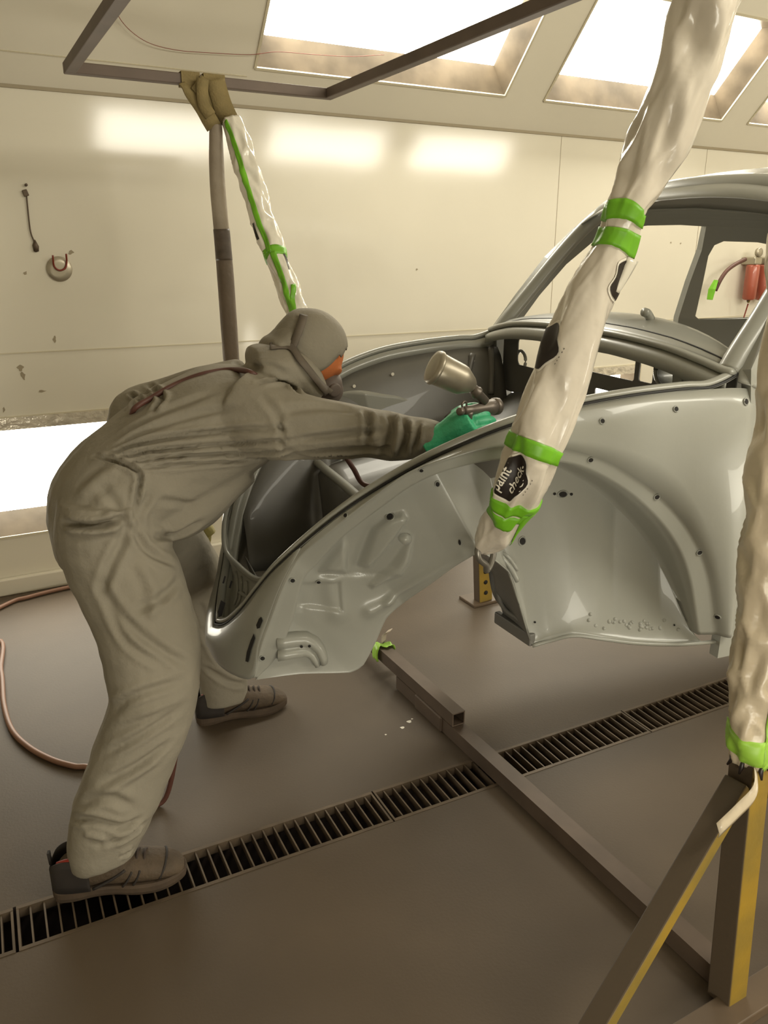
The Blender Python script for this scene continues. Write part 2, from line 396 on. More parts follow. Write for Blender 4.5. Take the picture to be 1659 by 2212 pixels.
# far foot and post, mostly behind the body
obj('foot_plate', *box(BX - 0.32, BX + 0.32, 3.07, 3.13, 0.0, 0.055), 'yellow_dusty', g, smooth=False, bevel=0.004)
PB = np.array([1.318, 0.82, 0.0]); PT = np.array([1.378, 1.0, FZ - 0.02]); pd = PT - PB
def pp(z): return PB + pd * z / pd[2]
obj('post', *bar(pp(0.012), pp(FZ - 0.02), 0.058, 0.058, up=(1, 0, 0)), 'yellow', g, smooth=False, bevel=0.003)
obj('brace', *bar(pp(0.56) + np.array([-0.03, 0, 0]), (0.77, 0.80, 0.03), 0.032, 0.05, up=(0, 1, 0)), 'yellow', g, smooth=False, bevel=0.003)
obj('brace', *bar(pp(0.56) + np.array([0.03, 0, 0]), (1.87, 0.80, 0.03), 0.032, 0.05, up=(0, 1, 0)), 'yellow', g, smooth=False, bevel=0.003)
obj('foot_beam', *bar((0.72, 0.79, 0.014), (1.92, 0.79, 0.014), 0.07, 0.028), 'yellow_dusty', g, smooth=False, bevel=0.003)

# crumpled plastic sleeves --------------------------------------------------------------
class Sleeve:
    def __init__(s, P, r, seed=0.0, amp=0.16, n=40, freq=9.0):
        s.P = np.asarray(P, float); s.r = np.asarray(r, float); s.T, s.N, s.B = frames(s.P)
        d = np.r_[0, np.cumsum(np.linalg.norm(np.diff(s.P, axis=0), axis=1))]; s.d = d; s.L = d[-1]
        s.seed = seed; s.amp = amp; s.n = n; s.freq = freq
    def frame(s, q):
        q = min(max(q, 0), s.L - 1e-6); i = min(np.searchsorted(s.d, q, 'right') - 1, len(s.P) - 2); f = (q - s.d[i]) / (s.d[i + 1] - s.d[i])
        return [A[i] * (1 - f) + A[i + 1] * f for A in (s.P, s.N, s.B)] + [s.r[i] * (1 - f) + s.r[i + 1] * f]
    def crump(s, q, a):
        x = Vector((math.cos(a) * 1.1 + s.seed, math.sin(a) * 1.1, q * s.freq))
        v = noise.voronoi(x, distance_metric='DISTANCE')[0]
        c = 0.35 - (v[1] - v[0]) * 0.95
        w = noise.noise(Vector((math.cos(a + q * 9) * 0.9, math.sin(a + q * 9) * 0.9, q * 5 + s.seed)))
        return 1 + s.amp * (c + 0.6 * w)
    def pt(s, q, a, off=0.0, smooth=0.0):
        P, N, B, r = s.frame(q); k = s.crump(q, a) * (1 - smooth) + smooth
        return P + (N * math.cos(a) + B * math.sin(a)) * (r * k + off)
    def mesh(s, q0=0.0, q1=None, off=0.0, step=0.008, smooth=0.0, a0=None, a1=None, wob=0.0, fl=1.0):
        q1 = s.L if q1 is None else q1; R = max(3, int((q1 - q0) / step) + 1); G = []
        arc = a0 is not None; n = max(4, int(s.n * (a1 - a0) / 6.283)) if arc else s.n
        for i in range(R):
            row = []
            for k in range(n):
                a = a0 + (a1 - a0) * k / (n - 1) if arc else 2 * math.pi * k / n
                q = q0 + (q1 - q0) * i / (R - 1) + (wob * math.sin(a * 2 + s.seed) if wob else 0)
                row.append(s.pt(q, a, off, smooth))
            G.append(row)
        G = np.array(G)
        return grid(G, closed=not arc) if arc else loft(list(G))
    def angle_to(s, q, p):
        P, N, B, r = s.frame(q); d = np.array(p) - P; return math.atan2(d @ B, d @ N)

# wrap round the near post
zq = np.linspace(0.60, FZ - 0.04, 40)
sw = Sleeve([pp(z) for z in zq], np.interp(zq, [0.60, 0.66, 0.9, 1.3, 2.2], [0.036, 0.047, 0.047, 0.046, 0.044]), seed=3.3, amp=0.5, n=56, freq=11.0)
wr = obj('plastic_wrap', *sw.mesh(), 'plastic_cream', g)
ac = sw.angle_to(0.3, CAM)
obj('green_tape', *sw.mesh(0.02, 0.075, off=0.003, wob=0.008), 'tape_pale', g, thick=0.001)
ss_ = 1.0 if (sw.pt(0.3, ac + 0.2, 0, 1) - sw.pt(0.3, ac, 0, 1)) @ RT > 0 else -1.0
obj('green_tape', *sw.mesh(0.0, 0.62, off=0.003, a0=min(ac + ss_ * 0.5, ac + ss_ * 1.3), a1=max(ac + ss_ * 0.5, ac + ss_ * 1.3)), 'tape_pale', g, thick=0.001)
fp = [pp(0.60) + np.array([-0.03, -0.03, 0.0]), pp(0.575) + np.array([-0.055, -0.05, 0]), pp(0.55) + np.array([-0.10, -0.05, 0.0]), pp(0.52) + np.array([-0.15, -0.045, 0])]
G = np.array([[p + np.array([0, 0, h]) for p in cr(fp, 5)] for h in (0.020, 0.002, -0.020)]); G[1, :, 1] -= 0.010; G[2, :, 0] += 0.012
obj('loose_film_end', *grid(G), 'plastic_cream', g, thick=0.001)
for k in range(4):
    a = ac - 1.3 + k * 0.9; p = sw.pt(0.0, a); obj('torn_film', *tube([p + np.array([0, 0, 0.02]), p, p + nrm(p - pp(0.6)) * 0.008 - np.array([0, 0, 0.014])], [0.004, 0.005, 0.002], 6), 'ink', g)

# ================================================================== SLINGS
def pxline(pts, Ys): return np.array([at(x, y, Y=Y) for (x, y), Y in zip(pts, Ys)])
hook = c2w((0.60, -0.56, 0.93))
# near sling: from the near top bar down to the hook in the body's front bulkhead
topn = np.array([1.10, YA - t / 2, FZ + 0.01])
pts = [(1538, -60), (1526, 0), (1500, 100), (1462, 200), (1425, 300), (1390, 385), (1352, 450), (1330, 520), (1296, 600), (1262, 680), (1232, 760), (1205, 840), (1176, 920), (1148, 985), (1124, 1050), (1092, 1110), (1062, 1160), (1040, 1188)]
wid = [120, 122, 126, 120, 112, 98, 80, 72, 88, 98, 104, 112, 120, 114, 104, 84, 62, 28]
pys = [p[1] for p in pts]
def ydep(py): return float(np.interp(py, [-300, 0, 500, 950, 1060, 1190], [1.02, 1.07, 1.15, 1.20, 1.235, hook[1]]))
PP = np.array([at(x, y, Y=ydep(y)) for x, y in pts]); RR = [w / 2 / FPX * ((p - CAM) @ FW) for w, p in zip(wid, PP)]
PP = np.vstack([[topn], PP]); RR = np.r_[0.042, RR]
PS = cr(np.c_[PP, RR], 5)
sn = Sleeve(PS[:, :3], PS[:, 3], seed=1.7, amp=0.46, n=72, freq=7.0)
sg = root('lifting_sling', tuple(topn), 'sling in crumpled white plastic and green tape hooked inside the bare wheel arch', 'sling', 'wrapped lifting slings')
obj('plastic_wrap', *sn.mesh(0.03), 'plastic', sg)
def q_at(py):
    y = [CY - FPX * ((p - CAM) @ UP) / ((p - CAM) @ FW) for p in sn.P]
    return float(np.interp(py, y, sn.d))
for (y0, y1, wob) in ((448, 478, 0.006), (495, 540, 0.004), (948, 976, 0.006), (1064, 1080, 0.004), (1084, 1106, 0.005)):
    obj('green_tape', *sn.mesh(q_at(y0), q_at(y1), off=0.0025, wob=wob, step=0.006), 'tape', sg, thick=0.0008)
qa = q_at(1100); ahk = sn.angle_to(qa, CAM)
obj('green_tape', *sn.mesh(q_at(1085), q_at(1150), off=0.003, a0=ahk - 1.75, a1=ahk - 1.3), 'tape', sg, thick=0.0008)
# strap loop over the bar
lp = [topn + np.array([0, 0.03 * math.cos(a), 0.028 * math.sin(a)]) for a in np.linspace(-0.4, math.pi + 0.4, 12)]
G = np.array([[p + np.array([dx, 0, 0]) for p in lp] for dx in (-0.035, 0.035)]); obj('strap_loop', *grid(G), 'strap', sg, thick=0.004)
# hook
hp = PP[-1]
hk = cr([hp + np.array([-0.004, -0.01, 0.03]), hp + np.array([-0.020, -0.014, 0.008]), hp + np.array([-0.016, -0.016, -0.014]), hp + np.array([0.006, -0.012, -0.034]), hp + np.array([0.014, -0.004, -0.052]), hp + np.array([0.028, 0.0, -0.040]), hp + np.array([0.038, 0.004, -0.012]), hp + np.array([0.032, 0.01, 0.016])], 5)
obj('hook', *tube(hk, 0.0075, 10), 'hook_steel', sg)
# printed badge on the wrap
def badge(sl, qc, ac, rot, sc, par, words=True, cut=None):
    def place(V, off):
        out = []
        for x, y in V:
            xr = x * math.cos(rot) - y * math.sin(rot); yr = x * math.sin(rot) + y * math.cos(rot)
            q = qc - yr * sc; P, N, B, r = sl.frame(q); a = ac + xr * sc / r
            out.append(sl.pt(q, a, off))
        return out
    def blob(s, off, mt, nm):
        n = 40; V = [(0, 0)]; F = []
        R = []
        for k in range(n):
            a = 2 * math.pi * k / n; R.append((math.cos(a) * (0.52 + 0.05 * math.cos(3 * a)) * s, math.sin(a) * (0.36 + 0.05 * math.cos(5 * a + 1)) * s))
        nr = 6
        for j in range(1, nr + 1): V += [(x * j / nr, y * j / nr) for x, y in R]
        for k in range(n): F.append((0, 1 + k, 1 + (k + 1) % n))
        for j in range(nr - 1):
            for k in range(n):
                b = 1 + j * n; c = (k + 1) % n; F.append((b + k, b + n + k, b + n + c, b + c))
        obj(nm, place(V, off), F, mt, par)
    blob(1.18, 0.0018, 'paper_white', 'badge_outline'); blob(1.06, 0.0030, 'ink', 'badge'); 
    if words:
        for s, dx, dy in (('paint', -0.13, 0.155), ('check-', 0.05, -0.12)):
            V, F = textmesh(s, 0.27, 0.15, 0.004); obj('lettering', place([(x + dx, y + dy) for x, y in V], 0.0050), F, 'paper_white', par)
    V, F = textmesh('- - -  - -', 0.14); V = [(x, y - 0.48 + 0.25 * x * x) for x, y in V]; obj('lettering', place(V, 0.0024), F, 'ink', par)
q1 = q_at(1018); a1 = sn.angle_to(q1, CAM)
def scr(p): d = np.array(p) - CAM; z = d @ FW; return CX + FPX * (d @ RT) / z, CY - FPX * (d @ UP) / z
def side_sign(sl, q, a): return 1.0 if scr(sl.pt(q, a + 0.2, 0, 1))[0] > scr(sl.pt(q, a, 0, 1))[0] else -1.0
SG = side_sign(sn, q1, a1)
_pt0 = sn.pt
class Flip:                           # the same sleeve, angles counted towards screen right
    def __init__(s, sl, a, sg): s.sl, s.a, s.sg = sl, a, sg
    def frame(s, q): return s.sl.frame(q)
    def pt(s, q, a, off=0.0): return s.sl.pt(q, s.a + s.sg * (a), off)
badge(Flip(sn, a1, SG), q_at(1022), -0.46, math.radians(80), 0.080, sg)
badge(Flip(sn, a1, SG), q_at(765), -1.12, math.radians(80), 0.080, sg, words=False)
badge(Flip(sn, a1, SG), q_at(590), 1.35, math.radians(80), 0.075, sg, words=False)
# loose film flap below the upper tape
q = q_at(545); G = np.array([[sn.pt(q + 0.008 * i, a1 + SG * (1.0 + 0.14 * j), 0.003 + 0.003 * j * (1 - i / 9)) for j in range(4)] for i in range(9)])
obj('loose_film_flap', *grid(G), 'clear_film', sg, thick=0.0008)

# far sling: olive strap choked round the far bar, two sleeves below it
sf = root('lifting_sling', (0.87, YB, FZ), 'olive webbing sling knotted on the top bar with clear and grey sleeves below', 'sling', 'wrapped lifting slings')
def ribbon(pts, w, name, dirs=None, twist=None, th=0.005, mt='strap', n=6):
    P = cr(pts, n); T = np.array([nrm(x) for x in np.gradient(P, axis=0)]); G = [[], [], []]
    for i in range(len(P)):
        side = np.array(dirs[0]) * (1 - i / (len(P) - 1)) + np.array(dirs[1]) * (i / (len(P) - 1)); side = nrm(side - T[i] * (side @ T[i]))
        for k, e in enumerate((-0.5, 0, 0.5)): G[k].append(P[i] + side * e * w)
    return obj(name, *grid(np.array(G)), mt, sf, thick=th)
yb = YB - t / 2 - 0.006
A = lambda x, y, Y=yb: at(x, y, Y=Y)
# wraps round the bar
for (xa, xb) in ((392, 432), (440, 486)):
    w = abs(A(xb, 165)[0] - A(xa, 165)[0]); xc = (A(xb, 165)[0] + A(xa, 165)[0]) / 2
    lp = [np.array([xc, YB + 0.0225 * math.cos(a) * 1.0, FZ + 0.0225 * math.sin(a)]) for a in np.linspace(0, 2 * math.pi, 5)[:-1] + math.pi / 4]
    q4 = 0.021; lp = [np.array([xc, YB + sx * q4, FZ + sz * q4]) for sx, sz in ((1, -1), (1, 1), (-1, 1), (-1, -1))] + [np.array([xc, YB + q4, FZ - q4])]
    G = np.array([[p + np.array([e * w / 2, 0, 0]) for p in lp] for e in (-1, 1)]); obj('strap_wrap', *grid(G), 'strap', sf, smooth=False, thick=0.004)
ribbon([A(396, 178), A(412, 196, yb - 0.01), A(436, 230, yb - 0.012), A(452, 258, yb - 0.01), A(462, 275)], 0.055, 'strap_leg', ((0.9, 0, -0.5), (1, 0, -0.1)))
ribbon([A(424, 176, yb - 0.012), A(452, 205, yb - 0.016), A(472, 232, yb - 0.014), A(494, 258)], 0.062, 'strap_leg', ((1, 0, -0.2), (1, 0, -0.3)))
ribbon([A(465, 172, yb - 0.02), A(474, 205, yb - 0.022), A(484, 235, yb - 0.02), A(497, 262, yb - 0.004)], 0.066, 'strap_leg', ((1, 0, -0.1), (1, 0, -0.35)))
ribbon([A(438, 170, yb - 0.026), A(437, 195, yb - 0.028), A(440, 225, yb - 0.024), A(455, 250, yb - 0.02)], 0.040, 'strap_leg', ((1, 0, 0), (1, 0, -0.4)))
hookf = c2w((0.545, 0.405, 0.905))
p0, p1 = at(497, 262, Y=2.93), at(640, 680, Y=2.62)
PP2 = np.array([p0, at(520, 320, Y=2.885), at(545, 400, Y=2.83), at(570, 480, Y=2.77), at(596, 555, Y=2.71), at(622, 625, Y=2.66), p1, p1 * 0.45 + hookf * 0.55, hookf])
PSf = cr(np.c_[PP2, [0.030, 0.037, 0.038, 0.037, 0.034, 0.036, 0.036, 0.032, 0.018]], 7)
sfl = Sleeve(PSf[:, :3], PSf[:, 3], seed=6.1, amp=0.5, n=48, freq=14)
obj('plastic_wrap', *sfl.mesh(), 'clear_film', sf)
def qf(py):
    y = [scr(p)[1] for p in sfl.P]; k = int(np.argmax(y)) + 1
    return float(np.interp(py, y[:k], sfl.d[:k]))
af = sfl.angle_to(qf(450), CAM); SGf = side_sign(sfl, qf(450), af)
def ftape(y0, y1, c0, c1, hw):
    """strip of tape running along the sleeve, from angle c0 to c1."""
    q0, q2 = qf(y0), qf(y1); R = max(4, int((q2 - q0) / 0.01)); G = []
    for i in range(R + 1):
        f = i / R; c = c0 + (c1 - c0) * f; G.append([sfl.pt(q0 + (q2 - q0) * f, af + SGf * (c + e * hw), 0.0025) for e in (-1, -0.5, 0, 0.5, 1)])
    return obj('green_tape', *grid(np.array(G)), 'tape', sf, thick=0.0008)
ftape(268, 550, -0.45, -0.40, 0.22); ftape(552, 682, -0.12, -0.25, 0.24); ftape(625, 682, 0.55, -0.15, 0.22)
obj('green_tape', *sfl.mesh(qf(541), qf(560), off=0.003, wob=0.004, smooth=0.3), 'tape', sf, thick=0.0008)
for (yy, c) in ((500, -1.05), (576, 0.75)):
    G = np.array([[sfl.pt(qf(yy - 18 + 5 * i), af + SGf * (c + 0.1 * j), 0.002) for j in range(3)] for i in range(8)]); obj('print_mark', *grid(G), 'ink', sf)
# the grey sleeve hanging plumb from the strap
PG = cr([at(466, 268, Y=2.95), at(470, 400, Y=2.95), at(481, 520, Y=2.95), at(490, 640, Y=2.95), at(499, 770, Y=2.95), at(508, 900, Y=2.95), at(512, 980, Y=2.95)], 6)
sgs = Sleeve(PG, np.interp(np.linspace(0, 1, len(PG)), [0, 0.1, 0.5, 1], [0.022, 0.026, 0.030, 0.028]), seed=9.0, amp=0.06, n=24, freq=5)
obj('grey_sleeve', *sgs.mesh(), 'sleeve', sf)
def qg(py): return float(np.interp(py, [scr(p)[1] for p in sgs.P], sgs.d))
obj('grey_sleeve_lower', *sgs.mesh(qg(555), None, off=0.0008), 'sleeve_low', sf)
obj('dark_label_band', *sgs.mesh(qg(495), qg(562), off=0.0015), 'sleeve_dark', sf)
obj('sleeve_end_hook', *tube(cr([PG[-1], PG[-1] - np.array([0, 0, 0.05]), PG[-1] + np.array([0.03, 0, -0.09]), PG[-1] + np.array([0.05, 0, -0.05])], 5), 0.007, 8), 'hook_steel', sf)

# ================================================================== CAR BODY SHELL
CW = Matrix(((CL[0], -CT[0], 0, CO[0]), (CL[1], -CT[1], 0, CO[1]), (0, 0, 1, 0), (0, 0, 0, 1)))
car = bpy.data.objects.new('car_body_shell', None); col.objects.link(car); car.location = (CO[0], CO[1], 0); car.rotation_euler = (0, 0, math.pi - CA)
tag(car, 'bare light grey beetle-shaped car body shell without fenders or lid, hung from the slings', 'car body')
WM[car.name] = Matrix.Identity(4)     # parts below are given in (u, -v, w)
def cp(name, V, F, mt='car', mirror=False, parent=None, **k):
    s = 1 if mirror else -1
    F = [tuple(f)[::-1] for f in F] if mirror else F
    p = parent or car
    o = obj(name, [(v[0], s * v[1], v[2]) for v in V], F, mt, p, **k)
    WM[o.name] = Matrix.Identity(4)
    return o
def K(l): return np.array([cv(x, y, v) for x, y, v in l])
OUT = K([(1576, 1369, -.655), (1605, 1230, -.66), (1629, 1062, -.66), (1637, 905, -.648), (1628, 843, -.634), (1480, 845, -.62), (1360, 860, -.61), (1230, 885, -.60), (1100, 925, -.58), (1000, 965, -.55), (900, 1012, -.51), (800, 1070, -.46), (720, 1125, -.41), (650, 1185, -.35), (627, 1226, -.345), (602, 1279, -.33), (578, 1345, -.31), (560, 1397, -.30), (546, 1464, -.29)])
BND = K([(1556, 1373, -.655), (1538, 1240, -.655), (1500, 1150, -.655), (1440, 1078, -.65), (1370, 1026, -.645), (1303, 990, -.635), (1209, 965, -.625), (1130, 962, -.61), (1050, 969, -.595), (965, 992, -.57), (880, 1024, -.53), (797, 1082, -.48), (722, 1142, -.42), (656, 1196, -.365), (631, 1232, -.35), (606, 1284, -.335), (582, 1349, -.315), (564, 1400, -.305), (550, 1464, -.295)])
INN = K([(1515, 1375, -.65), (1493, 1245, -.65), (1455, 1160, -.65), (1390, 1087, -.645), (1326, 1041, -.64), (1256, 1008, -.63), (1190, 997, -.62), (1120, 993, -.605), (1050, 999, -.59), (964, 1020, -.565), (894, 1051, -.525), (826, 1096, -.475), (745, 1156, -.42), (685, 1218, -.37), (656, 1250, -.355), (642, 1300, -.34), (630, 1345, -.325), (596, 1420, -.31), (556, 1464, -.297)])
BOT = K([(1515, 1386, -.63), (1440, 1389, -.60), (1370, 1386, -.575), (1300, 1377, -.545), (1240, 1370, -.515), (1190, 1381, -.485), (1150, 1392, -.465), (1122, 1305, -.475), (1098, 1235, -.505), (1040, 1194, -.52), (985, 1222, -.46), (930, 1262, -.40), (870, 1303, -.33), (835, 1335, -.325), (810, 1390, -.32), (785, 1436, -.315), (755, 1453, -.31), (650, 1456, -.30), (552, 1468, -.292)])
ND = 16
o_, b_, i_ = (cr(q, ND) for q in (OUT, BND, INN))
k_ = np.array([BOT[min(int(s), 17)] * (1 - (s - min(int(s), 17))) + BOT[min(int(s), 17) + 1] * (s - min(int(s), 17)) for s in np.linspace(0, 18, len(o_))])
k2 = cr(BOT, ND); kk = 0.5 * k_ + 0.5 * k2
S = np.linspace(0, 18, len(o_))
rows = []
for f in np.linspace(0, 1, 7):
    r_ = o_ * (1 - f) + b_ * f; r_ = r_.copy(); r_[:, 1] -= 0.018 * math.sin(math.pi * f) * np.clip((9 - S) / 6, 0, 1); rows.append(r_)
for f in (0.05, 0.3, 0.6, 0.85, 1.0):
    r_ = b_ * (1 - f) + i_ * f; r_[:, 1] += (0.007 + 0.005 * f) * np.clip((12 - S) / 2, 0.2, 1); rows.append(r_)
step = np.interp(S, [0, 1.0, 2.5, 7, 9, 12, 14, 16, 17.3, 18], [0.03, 0.11, 0.16, 0.15, 0.07, 0.035, 0.03, 0.026, 0.012, 0.0])
# pressed ridges and dents of the front inner fender, as strokes (px ends, width m, height m)
def stroke(a, b, w, h): return (cv(*a, -.36)[[0, 2]], cv(*b, -.36)[[0, 2]], w, h)
BUMPS = [stroke((795, 1140), (780, 1230), .022, -.010),
         stroke((700, 1250), (850, 1240), .006, -.004),
         stroke((810, 1330), (850, 1310), .020, .014), stroke((845, 1310), (960, 1165), .012, .016), stroke((960, 1165), (1000, 1185), .012, .014),
         stroke((725, 1275), (740, 1340), .025, .012), stroke((640, 1260), (660, 1330), .014, -.008)]
def bumpv(u, w):
    d = 0.0
    for a, b, wd_, h in BUMPS:
        ab = b - a; tt_ = min(1, max(0, ((np.array([u, w]) - a) @ ab) / (ab @ ab))); q = np.array([u, w]) - a - ab * tt_
        d += h * math.exp(-(q @ q) / (wd_ * wd_))
    return d + plateau(u, w)
def poly2(l): return np.array([cv(x, y, -.36)[[0, 2]] for x, y in l])
PLATES = [(poly2([(738, 1146), (750, 1172), (758, 1246), (690, 1246)]), .016, .020), (poly2([(846, 1083), (858, 1100), (822, 1185), (800, 1232), (776, 1225), (790, 1130), (815, 1098)]), .014, .024),
          (poly2([(872, 1128), (874, 1200), (866, 1240), (812, 1282), (800, 1270), (838, 1215)]), .016, .020), (poly2([(655, 1272), (745, 1262), (752, 1335), (640, 1330)]), .008, -.010)]
def plateau(u, w):
    q = np.array([u, w]); out = 0.0
    for P_, bev, h in PLATES:
        n = len(P_); A_ = P_; B_ = np.roll(P_, -1, 0); ab = B_ - A_; t_ = np.clip(((q - A_) * ab).sum(1) / (ab * ab).sum(1), 0, 1); d = np.linalg.norm(q - A_ - t_[:, None] * ab, axis=1).min()
        if d > bev and abs(u - P_[:, 0].mean()) > 0.2: continue
        cr2 = ab[:, 0] * (q[1] - A_[:, 1]) - ab[:, 1] * (q[0] - A_[:, 0]); ins = False
        for k in range(n):
            if (A_[k, 1] > w) != (B_[k, 1] > w) and u < (B_[k, 0] - A_[k, 0]) * (w - A_[k, 1]) / (B_[k, 1] - A_[k, 1]) + A_[k, 0]: ins = not ins
        if ins: out += h * min(1, d / bev)
    return out
NR = 64
for n in range(1, NR + 1):
    f = n / NR
    r_ = i_ * (1 - f) + kk * f
    sp = min(1.0, f * NR / 3.0)
    r_[:, 1] = (i_[:, 1] + 0.012 * np.clip((12 - S) / 2, 0.2, 1)) * (1 - f) + kk[:, 1] * f + step * sp * (1 - f) ** 0.7
    for j in range(len(r_)):
        if S[j] > 8.5: r_[j, 1] -= bumpv(r_[j, 0], r_[j, 2]) * min(1, (1 - f) * 6) * min(1, f * 5)
    rows.append(r_)
GQ = np.array(rows); GQ0 = GQ
VQ, FQ = grid(GQ)
cp('quarter_panel', VQ, FQ, thick=0.003)
cp('quarter_panel', VQ, FQ, mirror=True, thick=0.003)

# hood opening: flange ridge and black rubber line all round
HN = K([(1604, 834, -.622), (1540, 838, -.622), (1480, 843, -.62), (1360, 858, -.61), (1230, 883, -.60), (1100, 923, -.58), (1000, 963, -.55), (900, 1010, -.51), (800, 1068, -.46), (720, 1123, -.41), (640, 1189, -.34), (590, 1235, -.28), (555, 1276, -.225), (522, 1318, -.16), (494, 1345, -.10), (476, 1353, -.048), (463, 1351, 0.0)])
REAR = np.array([(0.0, 0.0, 1.392), (0.0, -0.2, 1.389), (0.0, -0.38, 1.378), (-0.005, -0.5, 1.360), (-0.012, -0.58, 1.343)])
half = np.vstack([REAR, [(-0.018, -0.612, 1.332)], HN[1:]])
HALF = cr(half, 8)
LOOP = np.vstack([HALF, (HALF * np.array([1, -1, 1]))[::-1][1:-1]])
def inward(P, d, dz=0.0):
    """offset the closed hood loop towards the middle of the opening."""
    T = np.roll(P, -1, 0) - np.roll(P, 1, 0); out = []
    for p, t_ in zip(P, T):
        n_ = nrm(np.cross(nrm(t_), (0.35, 0, 0.94))); c_ = np.array([0.5, 0, p[2]]) - p
        if n_ @ c_ < 0: n_ = -n_
        out.append(p + n_ * d + np.array([0, 0, dz]))
    return np.array(out)
def ctube(P, r, n=8, flat=1.0):
    T = np.roll(P, -1, 0) - np.roll(P, 1, 0); rings = []
    for p, t_ in zip(P, T):
        t_ = nrm(t_); a_ = nrm(np.cross(t_, (0, 0, 1.0))); b__ = np.cross(a_, t_)
        rings.append([p + a_ * math.cos(2 * math.pi * k / n) * r + b__ * math.sin(2 * math.pi * k / n) * r * flat for k in range(n)])
    G = np.array(rings); G = np.concatenate([G, G[:1]]); return grid(G, closed=True)
hf = cp('hood_flange', *ctube(inward(LOOP, 0.017, 0.007), 0.012, 10, 0.8))
cp('rubber_seal', *ctube(inward(LOOP, 0.003, 0.002), 0.0042, 6), 'seal', parent=hf)
L1, L2, L3 = inward(LOOP, 0.0), inward(LOOP, 0.042, -0.006), inward(LOOP, 0.046, -0.035)
G = np.concatenate([np.stack([L1, L2, L3]), np.stack([L1, L2, L3])[:, :1]], axis=1); cp('hood_gutter', *grid(G), thick=0.002)

# nose apron
tops = cr(np.vstack([K([(650, 1184, -.35)]), HN[10:]]), 6)
seam = cr(np.vstack([OUT[13:], [(1.145, -0.20, .548), (1.170, -0.10, .535), (1.178, 0.0, .53)]]), 6)
def resample(P, n):
    d = np.r_[0, np.cumsum(np.linalg.norm(np.diff(P, axis=0), axis=1))]; q = np.linspace(0, d[-1], n)
    return np.array([[np.interp(x, d, P[:, k]) for k in range(3)] for x in q])
NA = 48
ta, sa = resample(tops, NA), resample(seam, NA); rows = []
for f in np.linspace(0, 1, 12):
    r_ = ta * (1 - f) + sa * f
    b = math.sin(math.pi * f) * np.linspace(0, 1, NA) ** 0.7
    r_ = r_.copy(); r_[:, 0] += 0.016 * b; rows.append(r_)
GA = np.array(rows)
GA = np.concatenate([GA, (GA * np.array([1, -1, 1]))[:, ::-1][:, 1:]], axis=1)
cp('nose_apron', *grid(GA), thick=0.003)
def decal(name, pts, v, off, mt='hole', parent=None, n=4):
    """small plate lying just proud of the near side at the given outline."""
    P = K([(x, y, v) for x, y in pts]); d = nrm(np.array([0.35, -1, 0.25])) * off
    return cp(name, [p + d for p in P], [tuple(range(len(P)))], mt, parent=parent, smooth=False)
def on_panel(x, y, GQ=None):
    """point of the near quarter panel seen along a photo ray."""
    GQ = GQ0 if GQ is None else GQ
    d = ray(x, y); best = None; C2 = np.array([(CAM - CO) @ CL, (CAM - CO) @ CT, CAM[2]]); D2 = np.array([d @ CL, d @ CT, d[2]])
    G = GQ.reshape(-1, 3); rel = G - C2; tpar = rel @ D2 / (D2 @ D2); dist = np.linalg.norm(rel - np.outer(tpar, D2), axis=1)
    i = int(np.argmin(dist)); r, c = divmod(i, GQ.shape[1]); r = min(max(r, 1), GQ.shape[0] - 2); c = min(max(c, 1), GQ.shape[1] - 2)
    n = nrm(np.cross(GQ[r, c + 1] - GQ[r, c - 1], GQ[r + 1, c] - GQ[r - 1, c])); n = n if n @ D2 < 0 else -n
    p0 = GQ[r, c]; s = ((p0 - C2) @ n) / (D2 @ n)
    return C2 + D2 * s, n
def disc(x, y, rx, ry, name='bolt_hole', mt='hole', off=0.004, rim=True):
    p, n = on_panel(x, y); a_ = nrm(np.cross(n, (0, 0, 1))); b__ = np.cross(a_, n); k_m = ((c2w(p) - CAM) @ FW) / FPX
    V = [p + n * off + a_ * math.cos(q) * rx * k_m + b__ * math.sin(q) * ry * k_m for q in np.linspace(0, 2 * math.pi, 13)[:-1]]
    o = cp(name, V, [tuple(range(12))], mt, smooth=False)
    if rim:
        P = np.array([p + n * 0.0025 + a_ * math.cos(q) * rx * 1.35 * k_m + b__ * math.sin(q) * ry * 1.35 * k_m for q in np.linspace(0, 2 * math.pi, 13)[:-1]])
        rings = [[p_ + n * math.sin(z_) * 0.0016 + nrm(p_ - p) * math.cos(z_) * 0.0016 for z_ in np.linspace(0, 6.283, 6)[:-1]] for p_ in P]
        G = np.array(rings + rings[:1]); cp('hole_rim', *grid(G, closed=True), parent=o)
    return o
for x, y, rx, ry in ((1550, 1332, 5, 4), (1510, 1193, 5, 4.5), (1418, 1073, 5, 4.5), (1275, 993, 5, 4.5), (910, 1015, 4, 4), (748, 1114, 5, 4), (632, 1253, 4.5, 4.5), (567, 1421, 4.5, 4.5), (843, 1117, 7, 7), (945, 1045, 4, 5),
                     (1459, 884, 4.5, 4.5), (1300, 910, 4.5, 4.5), (1610, 868, 4.5, 5.5), (1215, 1067, 9, 6), (1197, 1066, 3.5, 3), (1233, 1067, 3.5, 3), (1128, 1168, 6, 8), (1155, 1343, 2.5, 2.5), (994, 1170, 3, 7), (688, 1256, 4, 4), (1456, 1350, 2, 2)):
    disc(x, y, rx, ry, rim=rx >= 4)
# pitted weld lumps along the bottom of the wheel well
for k in range(34):
    x = random.gauss(1370, 50); y = 1350 + random.gauss(0, 7) + (x - 1370) * 0.06
    if not 1260 < x < 1500: continue
    p, n = on_panel(x, y); V, F = revolve(p - n * 0.004, n, [(0, 0.008), (0.005, 0.006), (0.007 + random.random() * 0.003, 0.002)], 7); cp('weld_lump', V, F)
